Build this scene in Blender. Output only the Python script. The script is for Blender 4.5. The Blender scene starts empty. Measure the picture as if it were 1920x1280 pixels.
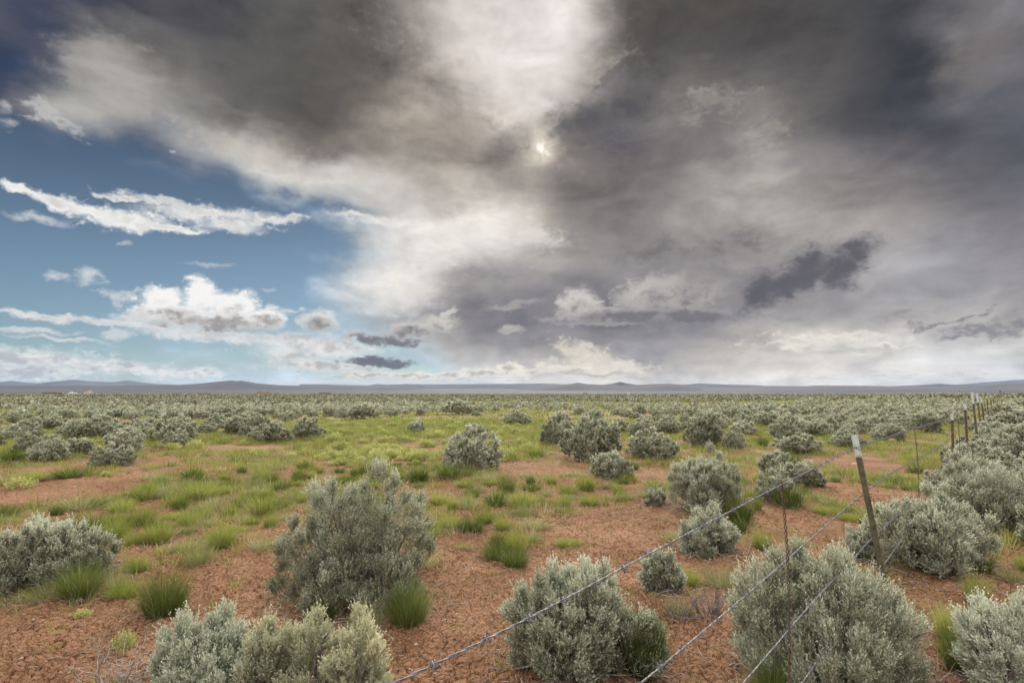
import bpy, math, random
import numpy as np
from mathutils import Matrix

scene = bpy.context.scene
col = scene.collection
R = math.radians

# ------------------------------------------------------------ camera
EYE = 1.5
FPX = 1067.0                      # focal length in pixels of the 1920 px wide frame
PITCH = math.atan(98.0 / FPX)
cam_data = bpy.data.cameras.new('camera')
cam_data.sensor_width = 36.0
cam_data.lens = 36.0 * FPX / 1920.0
cam_data.clip_start = 0.05
cam_data.clip_end = 200000.0
cam = bpy.data.objects.new('camera', cam_data)
cam.location = (0, 0, EYE)
cam.rotation_euler = (math.pi / 2 + PITCH, 0, 0)
col.objects.link(cam)
scene.camera = cam
scene.view_settings.view_transform = 'Standard'
scene.view_settings.look = 'None'
scene.view_settings.exposure = 0.0
scene.view_settings.gamma = 1.0
scene.cycles.use_denoising = True
scene.cycles.adaptive_min_samples = 12
scene.cycles.adaptive_threshold = 0.012
scene.cycles.max_bounces = 6
scene.cycles.diffuse_bounces = 1
scene.cycles.transmission_bounces = 3
scene.cycles.volume_bounces = 0
scene.cycles.transparent_max_bounces = 8


def ray(px, py):
    """world direction seen at a photograph position (1920 x 1280)"""
    x = (px - 960) / FPX
    z = (640 - py) / FPX
    c, s = math.cos(PITCH), math.sin(PITCH)
    return np.array([x, c - s * z, s + c * z])


def azel(px, py):
    d = ray(px, py)
    return math.degrees(math.atan2(d[0], d[1])), math.degrees(math.atan2(d[2], math.hypot(d[0], d[1])))


def pix(az, el):
    a, e = R(az), R(el)
    d = np.array([math.sin(a) * math.cos(e), math.cos(a) * math.cos(e), math.sin(e)])
    c, s = math.cos(PITCH), math.sin(PITCH)
    y = c * d[1] + s * d[2]
    z = -s * d[1] + c * d[2]
    return 960 + FPX * d[0] / y, 640 - FPX * z / y


def lin(c):
    """sRGB 0-255 -> linear"""
    out = []
    for v in c[:3]:
        v = v / 255.0
        out.append(v / 12.92 if v <= 0.04045 else ((v + 0.055) / 1.055) ** 2.4)
    return out


SUN_AZ, SUN_EL = azel(1015, 278)

# ------------------------------------------------------------ sky
world = bpy.data.worlds.new("World")
world.use_nodes = True
nt = world.node_tree
nt.nodes.clear()
N, L = nt.nodes, nt.links


def setin(sock, v):
    if isinstance(v, bpy.types.NodeSocket):
        L.new(v, sock)
    elif v is not None:
        sock.default_value = v


def math_n(op, a, b=None, c=None, clamp=False):
    n = N.new('ShaderNodeMath'); n.operation = op; n.use_clamp = clamp
    setin(n.inputs[0], a)
    if b is not None: setin(n.inputs[1], b)
    if c is not None: setin(n.inputs[2], c)
    return n.outputs[0]


def vec_n(op, a, b=None, c=None):
    n = N.new('ShaderNodeVectorMath'); n.operation = op
    setin(n.inputs[0], a)
    if b is not None: setin(n.inputs[1], b)
    if c is not None: setin(n.inputs[2], c)
    return n.outputs['Value'] if op in ('DOT_PRODUCT', 'LENGTH', 'DISTANCE') else n.outputs[0]


def smooth(v, lo, hi, a=0.0, b=1.0):
    n = N.new('ShaderNodeMapRange'); n.interpolation_type = 'SMOOTHSTEP'; n.clamp = True
    setin(n.inputs[0], v)
    n.inputs[1].default_value = lo; n.inputs[2].default_value = hi
    n.inputs[3].default_value = a; n.inputs[4].default_value = b
    return n.outputs[0]


def mixc(f, a, b):
    n = N.new('ShaderNodeMix'); n.data_type = 'RGBA'; n.clamp_factor = True
    setin(n.inputs[0], f); setin(n.inputs[6], a); setin(n.inputs[7], b)
    return n.outputs[2]


def noise(vec, scale, detail=5, rough=0.55, lac=2.0, color=False, dist=0.0, dim='2D'):
    n = N.new('ShaderNodeTexNoise'); n.noise_dimensions = dim
    setin(n.inputs['Vector'], vec)
    n.inputs['Scale'].default_value = scale; n.inputs['Detail'].default_value = detail
    n.inputs['Roughness'].default_value = rough; n.inputs['Lacunarity'].default_value = lac
    n.inputs['Distortion'].default_value = dist
    return n.outputs['Color'] if color else n.outputs['Fac']


def c2v(c):
    a = N.new('ShaderNodeSeparateColor'); b = N.new('ShaderNodeCombineXYZ'); L.new(c, a.inputs[0])
    for i in range(3): L.new(a.outputs[i], b.inputs[i])
    return b.outputs[0]


def v2c(v):
    a = N.new('ShaderNodeSeparateXYZ'); b = N.new('ShaderNodeCombineColor'); L.new(v, a.inputs[0])
    for i in range(3): L.new(a.outputs[i], b.inputs[i])
    return b.outputs[0]


def rgb(c, k=10.0):
    r = lin(c)
    return (r[0] * k, r[1] * k, r[2] * k, 1.0)


tc = N.new('ShaderNodeTexCoord')
D = vec_n('NORMALIZE', tc.outputs['Generated'])
sep = N.new('ShaderNodeSeparateXYZ'); L.new(D, sep.inputs[0])
az = math_n('MULTIPLY', math_n('ARCTAN2', sep.outputs[0], sep.outputs[1]), 180 / math.pi)
el = math_n('MULTIPLY', math_n('ARCSINE', sep.outputs[2]), 180 / math.pi)
comb = N.new('ShaderNodeCombineXYZ'); L.new(az, comb.inputs[0]); L.new(el, comb.inputs[1]); comb.inputs[2].default_value = 1.0
P = comb.outputs[0]

# noise fields: soft big swirls, puffs, fine wisps (a slant makes the streaks run down to the right)
mp = N.new('ShaderNodeMapping'); L.new(P, mp.inputs[0])
mp.inputs['Rotation'].default_value = (0, 0, R(18)); mp.inputs['Scale'].default_value = (0.045, 0.1, 1)
Q = mp.outputs[0]
warp_big = vec_n('SUBTRACT', c2v(noise(Q, 1.6, 4, 0.5, color=True)), (0.5, 0.5, 0.5))
mp2 = N.new('ShaderNodeMapping'); L.new(P, mp2.inputs[0]); mp2.inputs['Scale'].default_value = (0.2, 0.3, 1)
warp_puff = vec_n('SUBTRACT', c2v(noise(mp2.outputs[0], 2.2, 6, 0.6, color=True)), (0.5, 0.5, 0.5))
Pb = vec_n('MULTIPLY_ADD', warp_big, (9, 6, 0), P)                 # for the broad tones
Pb = vec_n('MULTIPLY_ADD', warp_puff, (1.6, 1.2, 0), Pb)
Pp = vec_n('MULTIPLY_ADD', warp_puff, (3.0, 2.0, 0), P)            # for the separate clouds

# broad tones of the cloud deck: rows of (x, colour, cover) read along lines of equal height in the sky
T = {
 -160: [(0,92,92,100,.9),(300,80,78,82,1),(600,96,93,90,1),(800,150,143,135,1),(950,205,197,190,1),(1080,190,182,175,1),(1200,100,95,90,1),(1500,82,80,78,1),(1800,100,97,97,1),(1920,110,108,110,1)],
 0: [(0,92,92,100,.9),(90,62,66,82,.7),(200,68,70,80,.9),(300,82,80,82,1),(400,70,70,74,1),(500,88,86,84,1),(600,98,95,91,1),(700,96,92,88,1),(770,150,142,132,1),(830,212,205,198,1),(920,178,168,158,1),(1000,220,210,204,1),(1080,214,204,196,1),(1140,165,156,146,1),(1180,105,100,92,1),(1250,88,84,78,1),(1400,80,76,72,1),(1600,78,76,74,1),(1750,66,66,70,1),(1800,84,82,84,1),(1850,128,123,120,1),(1920,128,125,128,1)],
 70: [(0,62,70,92,.6),(80,64,70,90,.6),(140,80,84,96,.9),(180,135,132,126,1),(230,120,116,112,1),(300,80,78,80,1),(400,74,73,76,1),(500,92,90,86,1),(600,94,90,85,1),(700,92,88,82,1),(770,110,103,95,1),(820,175,166,157,1),(870,212,203,196,1),(960,228,219,214,1),(1060,232,223,218,1),(1110,205,195,187,1),(1160,108,102,96,1),(1220,88,84,79,1),(1400,80,77,74,1),(1550,86,82,80,1),(1680,72,72,73,1),(1750,68,68,72,1),(1810,118,114,113,1),(1920,126,122,124,1)],
 130: [(0,60,70,94,.6),(60,72,80,98,.7),(120,140,139,135,1),(170,168,164,157,1),(230,165,160,152,1),(300,128,124,118,1),(400,98,95,92,1),(500,92,89,85,1),(600,90,86,81,1),(700,100,95,88,1),(780,118,110,101,1),(830,170,160,150,1),(880,208,198,190,1),(960,222,213,207,1),(1040,222,213,206,1),(1090,165,155,147,1),(1140,120,115,108,1),(1200,95,90,87,1),(1400,82,79,77,1),(1550,94,89,86,1),(1640,74,73,74,1),(1740,68,68,72,1),(1790,120,115,112,1),(1880,122,117,116,1),(1920,110,107,110,1)],
 200: [(0,100,100,106,.8),(60,130,128,126,.9),(120,165,162,157,1),(200,166,161,153,1),(300,150,145,138,1),(360,120,116,111,1),(450,100,97,93,1),(540,90,86,82,1),(620,98,92,86,1),(700,122,114,104,1),(780,165,155,143,1),(860,178,167,155,1),(940,205,195,184,1),(1000,198,188,178,1),(1035,130,122,115,1),(1080,104,99,96,1),(1130,90,87,92,1),(1200,100,97,98,1),(1270,125,121,116,1),(1340,146,140,134,1),(1400,128,124,120,1),(1450,136,131,126,1),(1520,104,100,97,1),(1620,80,79,80,1),(1740,76,76,82,1),(1820,90,90,96,1),(1920,88,90,97,1)],
 245: [(0,66,86,114,.2),(60,80,96,120,.3),(110,120,128,138,.6),(170,150,150,148,.9),(240,165,162,156,1),(290,140,138,136,1),(340,140,138,134,1),(400,150,145,138,1),(460,120,115,109,1),(540,98,93,88,1),(620,98,92,86,1),(700,132,123,112,1),(780,170,160,148,1),(850,150,141,130,1),(920,170,160,149,1),(960,120,112,105,1),(1000,168,158,146,1),(1040,110,104,100,1),(1100,92,88,92,1),(1180,98,94,98,1),(1260,120,115,112,1),(1400,124,120,116,1),(1450,150,146,139,1),(1520,106,102,100,1),(1640,86,84,87,1),(1740,78,77,84,1),(1820,92,91,96,1),(1920,92,94,100,1)],
 290: [(0,68,90,119,0),(150,66,90,121,0),(250,72,94,122,.1),(310,110,120,132,.5),(360,170,167,161,.9),(420,195,190,182,1),(490,200,193,183,1),(560,170,162,152,1),(620,118,110,102,1),(680,130,121,111,1),(760,160,150,138,1),(840,165,155,143,1),(900,140,131,121,1),(960,112,105,98,1),(1015,150,142,132,1),(1060,128,120,112,1),(1130,122,115,110,1),(1250,122,117,114,1),(1380,125,120,117,1),(1440,160,155,148,1),(1520,118,114,112,1),(1640,104,100,101,1),(1720,88,86,91,1),(1810,104,101,103,1),(1920,94,94,99,1)],
 340: [(0,82,112,147,0),(200,80,110,145,0),(350,82,108,140,.05),(430,100,122,146,.3),(490,185,183,178,.9),(560,208,203,195,1),(640,212,205,196,1),(720,185,176,164,1),(800,160,151,139,1),(880,150,141,130,1),(950,118,110,103,1),(1010,165,155,143,1),(1070,132,124,116,1),(1150,118,112,109,1),(1250,132,127,123,1),(1340,170,164,155,1),(1420,188,181,170,1),(1500,150,144,139,1),(1620,132,126,122,1),(1720,115,111,110,1),(1820,106,103,104,1),(1920,104,102,105,1)],
 390: [(0,90,125,160,0),(300,90,124,158,0),(500,96,125,154,.05),(590,120,140,158,.3),(650,175,177,176,.8),(720,210,205,197,1),(800,212,204,193,1),(870,222,214,202,1),(930,215,206,194,1),(990,160,152,143,1),(1060,118,111,106,1),(1180,125,119,115,1),(1300,158,152,145,1),(1420,182,175,165,1),(1520,165,158,151,1),(1650,152,145,140,1),(1760,130,125,123,1),(1920,112,109,110,1)],
 440: [(0,102,138,172,0),(300,102,138,172,0),(560,104,134,164,.05),(630,125,147,168,.3),(690,180,186,188,.8),(750,215,212,206,1),(820,222,216,207,1),(890,235,230,221,1),(960,222,215,204,1),(1020,205,197,186,1),(1120,148,142,136,1),(1200,134,128,124,1),(1320,150,144,139,1),(1450,165,158,151,1),(1600,168,161,155,1),(1720,164,158,154,1),(1820,142,137,136,1),(1920,128,124,125,1)],
 490: [(0,112,147,179,0),(300,112,147,180,0),(560,116,146,172,.1),(640,150,168,181,.4),(710,215,215,211,1),(780,222,217,209,1),(840,205,199,191,1),(900,192,186,178,1),(980,170,164,158,1),(1080,152,146,142,1),(1200,145,140,137,1),(1350,152,147,143,1),(1500,152,147,144,1),(1650,162,157,154,1),(1750,158,157,160,1),(1850,152,148,147,1),(1920,142,138,138,1)],
 550: [(0,132,164,190,0),(300,128,161,190,0),(560,135,162,182,.15),(640,178,188,193,.5),(700,212,211,205,.9),(760,224,220,212,1),(800,205,200,192,1),(840,146,141,138,1),(950,132,128,128,1),(1100,135,131,131,1),(1250,145,140,138,1),(1400,142,137,135,1),(1550,158,153,150,1),(1700,162,159,159,1),(1800,165,160,157,1),(1920,160,155,152,1)],
 600: [(0,150,178,197,0),(300,148,177,198,0),(560,155,180,196,.1),(640,172,190,202,.4),(700,198,200,198,.8),(760,182,178,173,1),(820,128,124,125,1),(900,114,111,116,1),(1000,112,109,115,1),(1150,118,115,120,1),(1280,140,136,135,1),(1380,138,134,135,1),(1500,158,153,150,1),(1640,165,159,155,1),(1760,190,184,176,1),(1850,180,175,168,1),(1920,178,173,167,1)],
 640: [(0,165,188,203,.1),(300,160,186,202,.1),(560,175,192,202,.4),(680,170,188,198,.5),(780,172,178,180,.8),(850,165,158,153,1),(940,140,135,134,1),(1050,138,134,134,1),(1160,150,145,142,1),(1250,140,136,136,1),(1350,165,159,153,1),(1440,190,182,170,1),(1520,222,213,199,1),(1600,215,206,193,1),(1700,190,184,176,1),(1800,202,197,189,1),(1920,206,202,194,1)],
 672: [(0,185,200,208,.4),(300,175,194,204,.3),(560,185,198,205,.5),(700,180,198,206,.3),(800,168,190,198,.3),(860,200,194,182,.9),(950,186,180,172,.9),(1010,190,182,172,1),(1080,215,205,190,1),(1160,226,216,199,1),(1210,175,168,160,1),(1300,180,173,165,1),(1400,198,190,178,1),(1500,218,209,195,1),(1600,208,202,191,1),(1700,206,202,193,1),(1800,206,204,198,1),(1920,212,209,203,1)],
 700: [(0,196,206,210,.6),(300,192,203,208,.5),(560,182,197,204,.5),(700,192,204,209,.4),(850,186,202,208,.5),(950,200,198,190,.8),(1050,214,205,190,1),(1170,224,213,196,1),(1230,196,188,176,1),(1350,208,199,186,1),(1500,218,209,195,1),(1700,208,203,193,1),(1800,210,207,200,1),(1920,208,206,200,1)],
 738: [(0,208,213,213,.8),(600,208,212,212,.8),(950,215,212,205,.9),(1200,222,214,200,1),(1500,222,214,200,1),(1920,216,212,204,1)],
}
TY = sorted(T)


def table(px, py):
    py = min(max(py, TY[0]), TY[-1])
    j = max(i for i in range(len(TY)) if TY[i] <= py)
    j2 = min(j + 1, len(TY) - 1)
    f = 0 if j == j2 else (py - TY[j]) / (TY[j2] - TY[j])

    def row(r):
        r = T[r]; xs = [q[0] for q in r]
        return np.array([np.interp(px, xs, [lin(q[1:4])[k] if k < 3 else q[4] for q in r]) for k in range(4)])
    return row(TY[j]) * (1 - f) + row(TY[j2]) * f


sp = N.new('ShaderNodeSeparateXYZ'); L.new(Pb, sp.inputs[0])
azn = math_n('DIVIDE', math_n('ADD', sp.outputs[0], 46.0), 92.0)
ELS = [-0.2, 1.4, 3.0, 4.8, 6.8, 9.2, 11.8, 14.4, 17.0, 19.6, 22.2, 24.8, 27.6, 30.6, 34.0, 38.5]
rowc = rowa = None
for i, e in enumerate(ELS):
    cr = N.new('ShaderNodeValToRGB'); cr.color_ramp.interpolation = 'CARDINAL'
    els = cr.color_ramp.elements
    n_st = 31
    while len(els) < n_st: els.new(0.5)
    for k in range(n_st):
        a = -46 + 92 * k / (n_st - 1)
        px, py = pix(a, e)
        t = table(px, py)
        els[k].position = k / (n_st - 1)
        els[k].color = (*t[:3], t[3])
    L.new(azn, cr.inputs[0])
    c, a = cr.outputs['Color'], cr.outputs['Alpha']
    if rowc is None:
        rowc, rowa = c, a
    else:
        n = N.new('ShaderNodeMapRange'); n.interpolation_type = 'LINEAR'; n.clamp = True
        L.new(sp.outputs[1], n.inputs[0]); n.inputs[1].default_value = ELS[i - 1]; n.inputs[2].default_value = e
        rowc = mixc(n.outputs[0], rowc, c)
        ma = N.new('ShaderNodeMix'); ma.data_type = 'FLOAT'
        L.new(n.outputs[0], ma.inputs[0]); L.new(rowa, ma.inputs[2]); L.new(a, ma.inputs[3])
        rowa = ma.outputs[0]

# clear air behind the clouds
sky = N.new('ShaderNodeTexSky'); sky.sky_type = 'NISHITA'; sky.sun_disc = False
sky.sun_elevation = R(SUN_EL); sky.sun_rotation = R(SUN_AZ); sky.altitude = 2100
L.new(tc.outputs['Generated'], sky.inputs[0])
sky.air_density = 1.0; sky.dust_density = 0.6; sky.ozone_density = 1.5
air = N.new('ShaderNodeHueSaturation'); L.new(sky.outputs[0], air.inputs['Color'])
air.inputs['Saturation'].default_value = 0.9; air.inputs['Value'].default_value = 0.56
airm = N.new('ShaderNodeMix'); airm.data_type = 'RGBA'; airm.blend_type = 'MULTIPLY'; airm.inputs[0].default_value = 1.0
L.new(air.outputs[0], airm.inputs[6]); airm.inputs[7].default_value = (0.92, 1.0, 0.98, 1)
airk = N.new('ShaderNodeMix'); airk.data_type = 'RGBA'; airk.blend_type = 'MULTIPLY'; airk.inputs[0].default_value = 1.0
L.new(airm.outputs[2], airk.inputs[6]); ak = N.new('ShaderNodeCombineColor'); av = smooth(el, 9, 26, 1.0, 0.52)
for i_ in range(3): L.new(av, ak.inputs[i_])
L.new(ak.outputs[0], airk.inputs[7]); AIR = airk.outputs[2]

# texture of the deck
f1 = noise(Q, 3.2, 7, 0.56, dist=0.35)
f2 = noise(mp2.outputs[0], 1.1, 7, 0.6)
tex = math_n('ADD', math_n('MULTIPLY', math_n('SUBTRACT', f1, 0.5), 0.95), math_n('MULTIPLY', math_n('SUBTRACT', f2, 0.5), 0.5))
mp3 = N.new('ShaderNodeMapping'); L.new(P, mp3.inputs[0]); mp3.inputs['Scale'].default_value = (0.35, 1.3, 1)
f3 = noise(mp3.outputs[0], 1.0, 6, 0.62)          # far banks pack together towards the horizon
bank = math_n('MULTIPLY', math_n('SUBTRACT', f3, 0.5), smooth(el, 6.5, 0.5, 0.0, 0.55))
tex = math_n('ADD', tex, bank)
gain = math_n('ADD', tex, 1.0)
deckv = vec_n("SCALE", vec_n("MULTIPLY", vec_n('POWER', c2v(rowc), (1.07, 1.07, 1.07)), (10.95, 11.1, 11.5)))
L.new(gain, deckv.node.inputs['Scale'])
deck = v2c(deckv)
cover = smooth(math_n('ADD', rowa, math_n('MULTIPLY', tex, 0.6)), 0.12, 0.75)
cur = mixc(cover, AIR, deck)


ELL = bpy.data.node_groups.new('ellipse_distance', 'ShaderNodeTree')
for nm_ in ('P', 'A', 'B'): ELL.interface.new_socket(nm_, in_out='INPUT', socket_type='NodeSocketVector')
ELL.interface.new_socket('D', in_out='OUTPUT', socket_type='NodeSocketFloat')
N, L, N0, L0 = ELL.nodes, ELL.links, N, L
gi = N.new('NodeGroupInput'); go = N.new('NodeGroupOutput')
qx = vec_n('DOT_PRODUCT', gi.outputs[0], gi.outputs[1]); qy = vec_n('DOT_PRODUCT', gi.outputs[0], gi.outputs[2])
L.new(math_n('SQRT', math_n('MULTIPLY_ADD', qx, qx, math_n('MULTIPLY', qy, qy))), go.inputs[0])
N, L = N0, L0


# separate clouds: unions of noisy ellipses (photo position, half sizes, tilt), bright thin rims and greyer thick cores
def ellipse_field(cx, cy, rx, ry, rot, vec):
    cr_, sr_ = math.cos(R(rot)), math.sin(R(rot))
    c0 = np.array(azel(cx, cy))
    ax = (np.array(azel(cx + rx * cr_, cy + rx * sr_)) - c0)
    ay = (np.array(azel(cx - ry * sr_, cy + ry * cr_)) - c0)
    m = np.linalg.inv(np.array([[ax[0], ay[0]], [ax[1], ay[1]]]))
    g = N.new('ShaderNodeGroup'); g.node_tree = ELL
    L.new(vec, g.inputs[0])
    g.inputs[1].default_value = (m[0, 0], m[0, 1], -float(m[0] @ c0))
    g.inputs[2].default_value = (m[1, 0], m[1, 1], -float(m[1] @ c0))
    return g.outputs[0]


def cloud(parts, rim, core, opacity=1.0, warp=1.0, soft=0.25, thick=(0.15, 0.8), base_dark=0.0, grain=0.9, shade=1.6):
    global cur
    # the tiny term only makes the renderer work through the clouds one after another
    v = vec_n('MULTIPLY_ADD', c2v(cur), (1e-9, 1e-9, 1e-9), P)
    v = vec_n('MULTIPLY_ADD', warp_puff, (3.0 * warp, 2.0 * warp, 0), v)
    f = None
    for p in parts:
        e = ellipse_field(*p, v)
        f = e if f is None else math_n('SMOOTH_MIN', f, e, 0.25)
    d = math_n('SUBTRACT', 1.0, f)
    d = math_n('ADD', math_n('MULTIPLY', BILLOW, grain), d)
    m = smooth(d, -soft * 0.6, soft)
    if opacity != 1.0: m = math_n('MULTIPLY', m, opacity)
    s = d
    if base_dark:
        cy = sum(p[1] * p[2] for p in parts) / sum(p[2] for p in parts)
        e0 = azel(parts[0][0], cy)[1]
        low = math_n('MULTIPLY', math_n('SUBTRACT', e0, el), base_dark)
        s = math_n('ADD', s, low)
    s = math_n('ADD', math_n('MULTIPLY', FINE2, shade), s)
    k = smooth(s, thick[0] - 0.15, thick[1] + 0.25)
    cur = mixc(m, cur, mixc(k, rgb(rim), rgb(core)))


fine = noise(vec_n('MULTIPLY', P, (1.0, 1.5, 1)), 0.9, 7, 0.62)
fine2 = noise(vec_n('MULTIPLY', P, (1.0, 1.6, 1)), 0.55, 5, 0.55)

BILLOW = math_n('SUBTRACT', math_n('ABSOLUTE', math_n('SUBTRACT', fine, 0.5)), 0.09)      # rounded heads
BILLOW = math_n('MULTIPLY_ADD', BILLOW, 1.4, math_n('MULTIPLY', math_n('SUBTRACT', fine, 0.5), 0.7))
FINE2 = math_n('SUBTRACT', fine2, 0.5)

# far bank along the left horizon, streaks, fair-weather heaps
cloud([(60,672,150,22,3),(230,688,150,12,4),(355,700,70,14,0),(20,700,160,16,0)], (240,238,231), (186,187,190), .9, .9, .6, (.15,.8), grain=1.3, shade=3.2)
cloud([(90,592,120,8,6),(250,607,140,8,4),(400,628,150,12,4),(520,640,90,12,5),(600,655,120,16,0)], (236,235,232), (206,205,204), .95, .7, .7, grain=1.2, shade=2.0)
cloud([(60,619,75,5,4),(120,636,90,4,6),(222,630,30,9,0)], (228,230,230), (215,216,216), .8, .6, .8)
cloud([(30,352,50,10,16),(110,378,66,15,16),(170,398,60,17,12),(240,415,90,19,6),(320,430,70,9,5)], (243,242,239), (214,211,206), 1, .8, .5, (.3,1.0), grain=1.1)
cloud([(235,372,50,5,10),(330,382,100,10,8),(400,402,130,15,3),(505,414,70,10,-6),(430,424,70,12,4),(545,407,30,6,-6)], (240,239,236), (212,209,205), .95, .9, .8, (.3,1.0), grain=1.2)
cloud([(72,410,46,8,9)], (226,228,229), (214,215,216), .8, 1.0, 1.2)
cloud([(108,517,20,10,0),(166,520,20,15,-5)], (228,230,230), (214,215,216), .85, 1.0, 1.1)
cloud([(232,455,18,4,0),(392,497,40,5,0),(504,546,7,5,0),(322,285,9,4,20),(8,196,12,13,0),(10,232,15,9,20)], (218,220,222), (205,207,209), .6, .8, 1.3)
cloud([(665,405,40,7,10),(720,415,60,9,5)], (244,241,236), (228,224,218), .9, .9, .9, grain=1.3)
cloud([(222,556,26,14,10),(540,580,24,6,0),(250,590,30,12,0)], (233,233,232), (214,214,213), .8, 1.4, 1.0, grain=1.4)
cloud([(300,562,46,24,0),(378,552,42,32,0),(440,572,52,30,0),(495,598,44,24,0),(330,585,84,22,0),(410,602,115,20,3)], (248,246,243), (152,147,143), 1, .8, .4, (.15,1.0), .5, .9, .8)
cloud([(600,600,38,22,0)], (226,223,219), (142,138,135), 1, .8, .5, (.1,1.0), .4, .9, .7)
cloud([(560,640,50,22,0),(620,650,70,24,0),(560,668,60,12,0)], (236,234,230), (190,187,183), .75, 1.2, .9, grain=1.4, shade=2.2)
# lit torn edge of the deck, upper left
cloud([(112,222,40,14,50),(80,205,26,9,20),(60,218,20,6,0)], (216,215,213), (190,188,184), .75, 1.6, 1.2, grain=1.5)
cloud([(190,92,60,26,10),(165,130,50,50,0),(210,170,60,40,0)], (182,178,171), (166,161,154), .6, 1.6, 1.3, grain=1.3, shade=2.5)
cloud([(330,100,40,14,20)], (120,116,112), (110,106,102), .35, 1.6, 1.5)
# long bright hem of the deck, combed into streaks
cloud([(430,275,90,18,22),(520,312,110,26,22),(620,345,110,30,18),(700,372,80,24,12)], (216,211,203), (196,189,179), .55, 1.2, 1.4, grain=1.4, shade=2.2)
cloud([(640,205,130,50,25),(560,130,140,60,15)], (100,96,91), (92,88,83), .5, 1.6, 1.5)
# thin bright veil above and round the sun
cloud([(985,150,120,90,20),(930,60,140,80,0),(1010,240,60,70,0)], (238,230,222), (220,210,201), .55, 1.8, 1.9, grain=.8)
# burst of light left of the centre
cloud([(880,430,80,26,-10),(820,480,70,34,-20),(760,540,60,40,-10),(1000,440,50,18,10)], (250,246,238), (232,226,216), .75, 1.6, 1.4, grain=1.5)
cloud([(900,510,90,26,0),(880,570,70,40,0),(960,590,90,40,0)], (150,145,143), (122,118,121), .6, 1.4, 1.3)
# heaps under the deck, centre
cloud([(690,632,50,9,6),(740,640,60,10,0),(775,618,60,18,-6),(820,606,40,15,0),(838,588,22,9,-30)], (206,200,192), (118,115,118), .95, .9, .5, (.05,.8), .5, .8, .8)
cloud([(590,684,95,10,0),(660,690,60,8,0)], (238,232,222), (186,182,178), .9, .8, .7, grain=1.3, shade=2.2)
cloud([(712,680,68,9,3),(690,672,40,8,0)], (150,148,150), (108,108,112), 1, .8, .3, (-.3,.3), grain=.6)
cloud([(960,574,38,7,-8),(990,566,22,5,-10)], (180,175,169), (166,161,156), .8, 1.1, .9)
cloud([(958,617,26,8,0)], (196,191,183), (176,170,164), .9, .7, .6)
cloud([(1085,568,44,28,0),(1120,590,80,16,0)], (206,200,194), (128,124,125), 1, .9, .45, (.05,1.05), .42, .8, .7)
cloud([(1180,590,100,16,0),(1230,550,84,36,-10),(1290,592,90,16,0),(1300,550,70,30,-20)], (194,188,182), (118,114,117), .97, .85, .4, (.0,.8), .4, .75, .7)
cloud([(1030,602,24,5,0),(1085,607,60,4,0),(1150,608,60,4,0)], (180,174,168), (165,160,155), .6, .9, .8)
# dark scud on the right
cloud([(1180,470,90,24,-8),(1260,460,60,20,0)], (146,141,138), (126,122,120), .6, 1.5, 1.3)
cloud([(1400,452,72,26,4),(1340,465,50,24,0),(1230,470,110,26,-6)], (140,135,133), (116,112,112), .8, 1.5, 1.1)
cloud([(1330,530,110,40,-12),(1420,520,110,44,-18)], (150,145,143), (122,118,120), .7, 1.4, 1.2)
cloud([(1608,470,48,30,-22),(1576,505,52,44,-38),(1510,500,70,36,-30),(1430,550,66,36,-35),(1490,525,120,34,-20)], (136,132,134), (94,91,96), .97, 1.1, .55, (-.2,.5), grain=.6, shade=.9)
cloud([(1850,620,95,14,-2),(1790,632,50,8,0),(1905,608,40,14,0),(1760,607,60,5,-8),(1830,590,60,4,-12)], (160,154,154), (134,130,133), .9, 1.2, .7, (-.1,.6), grain=1.3)
cloud([(1672,592,34,9,-15),(1720,604,30,5,0)], (160,154,152), (144,139,138), .8, 1.4, 1.0)
cloud([(1560,634,120,8,0),(1500,648,80,7,0),(1640,648,60,5,0)], (255,250,236), (240,231,216), .85, 1.5, 1.5, grain=1.8)
cloud([(1620,652,80,4,2)], (190,184,176), (186,180,172), .7, .8, 1.2)
# cream cumulus line along the horizon
cloud([(800,704,130,7,0),(900,700,70,10,0),(955,690,30,12,0),(985,697,40,9,0),(680,704,60,5,0)], (248,238,218), (184,174,162), .95, .7, .5, (.15,.9), .3, 1.2, 2.0)
cloud([(1100,668,60,20,20),(1150,690,76,15,0),(1040,690,50,12,0)], (255,246,226), (228,216,196), .85, 1.5, 1.1, grain=1.6, shade=2.0)
cloud([(1120,702,70,4,0),(1080,697,30,4,0)], (196,186,172), (178,169,158), .8, .8, .8)
cloud([(720,715,210,3,0),(1000,714,120,3,0)], (240,232,216), (222,214,200), .7, .6, .8)
cloud([(1650,705,120,6,0),(1820,703,130,6,0),(1560,706,60,5,0)], (240,235,224), (212,207,198), .8, .8, .8, grain=1.4, shade=2.2)
# falling rain veils
cloud([(1330,660,110,22,22),(1270,690,60,30,60)], (186,179,170), (176,169,161), .45, 1.2, 1.6)
# torn edge that the sun lights from behind, dark mass beside it
cloud([(1100,225,70,36,-20),(1060,235,40,40,0),(1180,200,70,30,-10)], (94,90,90), (80,77,82), .75, 1.2, .9)
cloud([(1120,140,60,9,-38),(1062,200,46,5,-48),(1030,240,26,5,-60),(1150,122,20,8,-30)], (196,188,176), (172,164,152), .6, 1.6, 1.6, grain=1.3)
cloud([(1130,150,34,12,-30)], (112,110,107), (98,98,98), .6, 1.6, 1.3, grain=1.8)
cloud([(960,285,110,20,25),(930,240,60,14,20),(1080,290,60,16,0)], (122,114,106), (110,103,96), .5, 1.4, 1.5)
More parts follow.
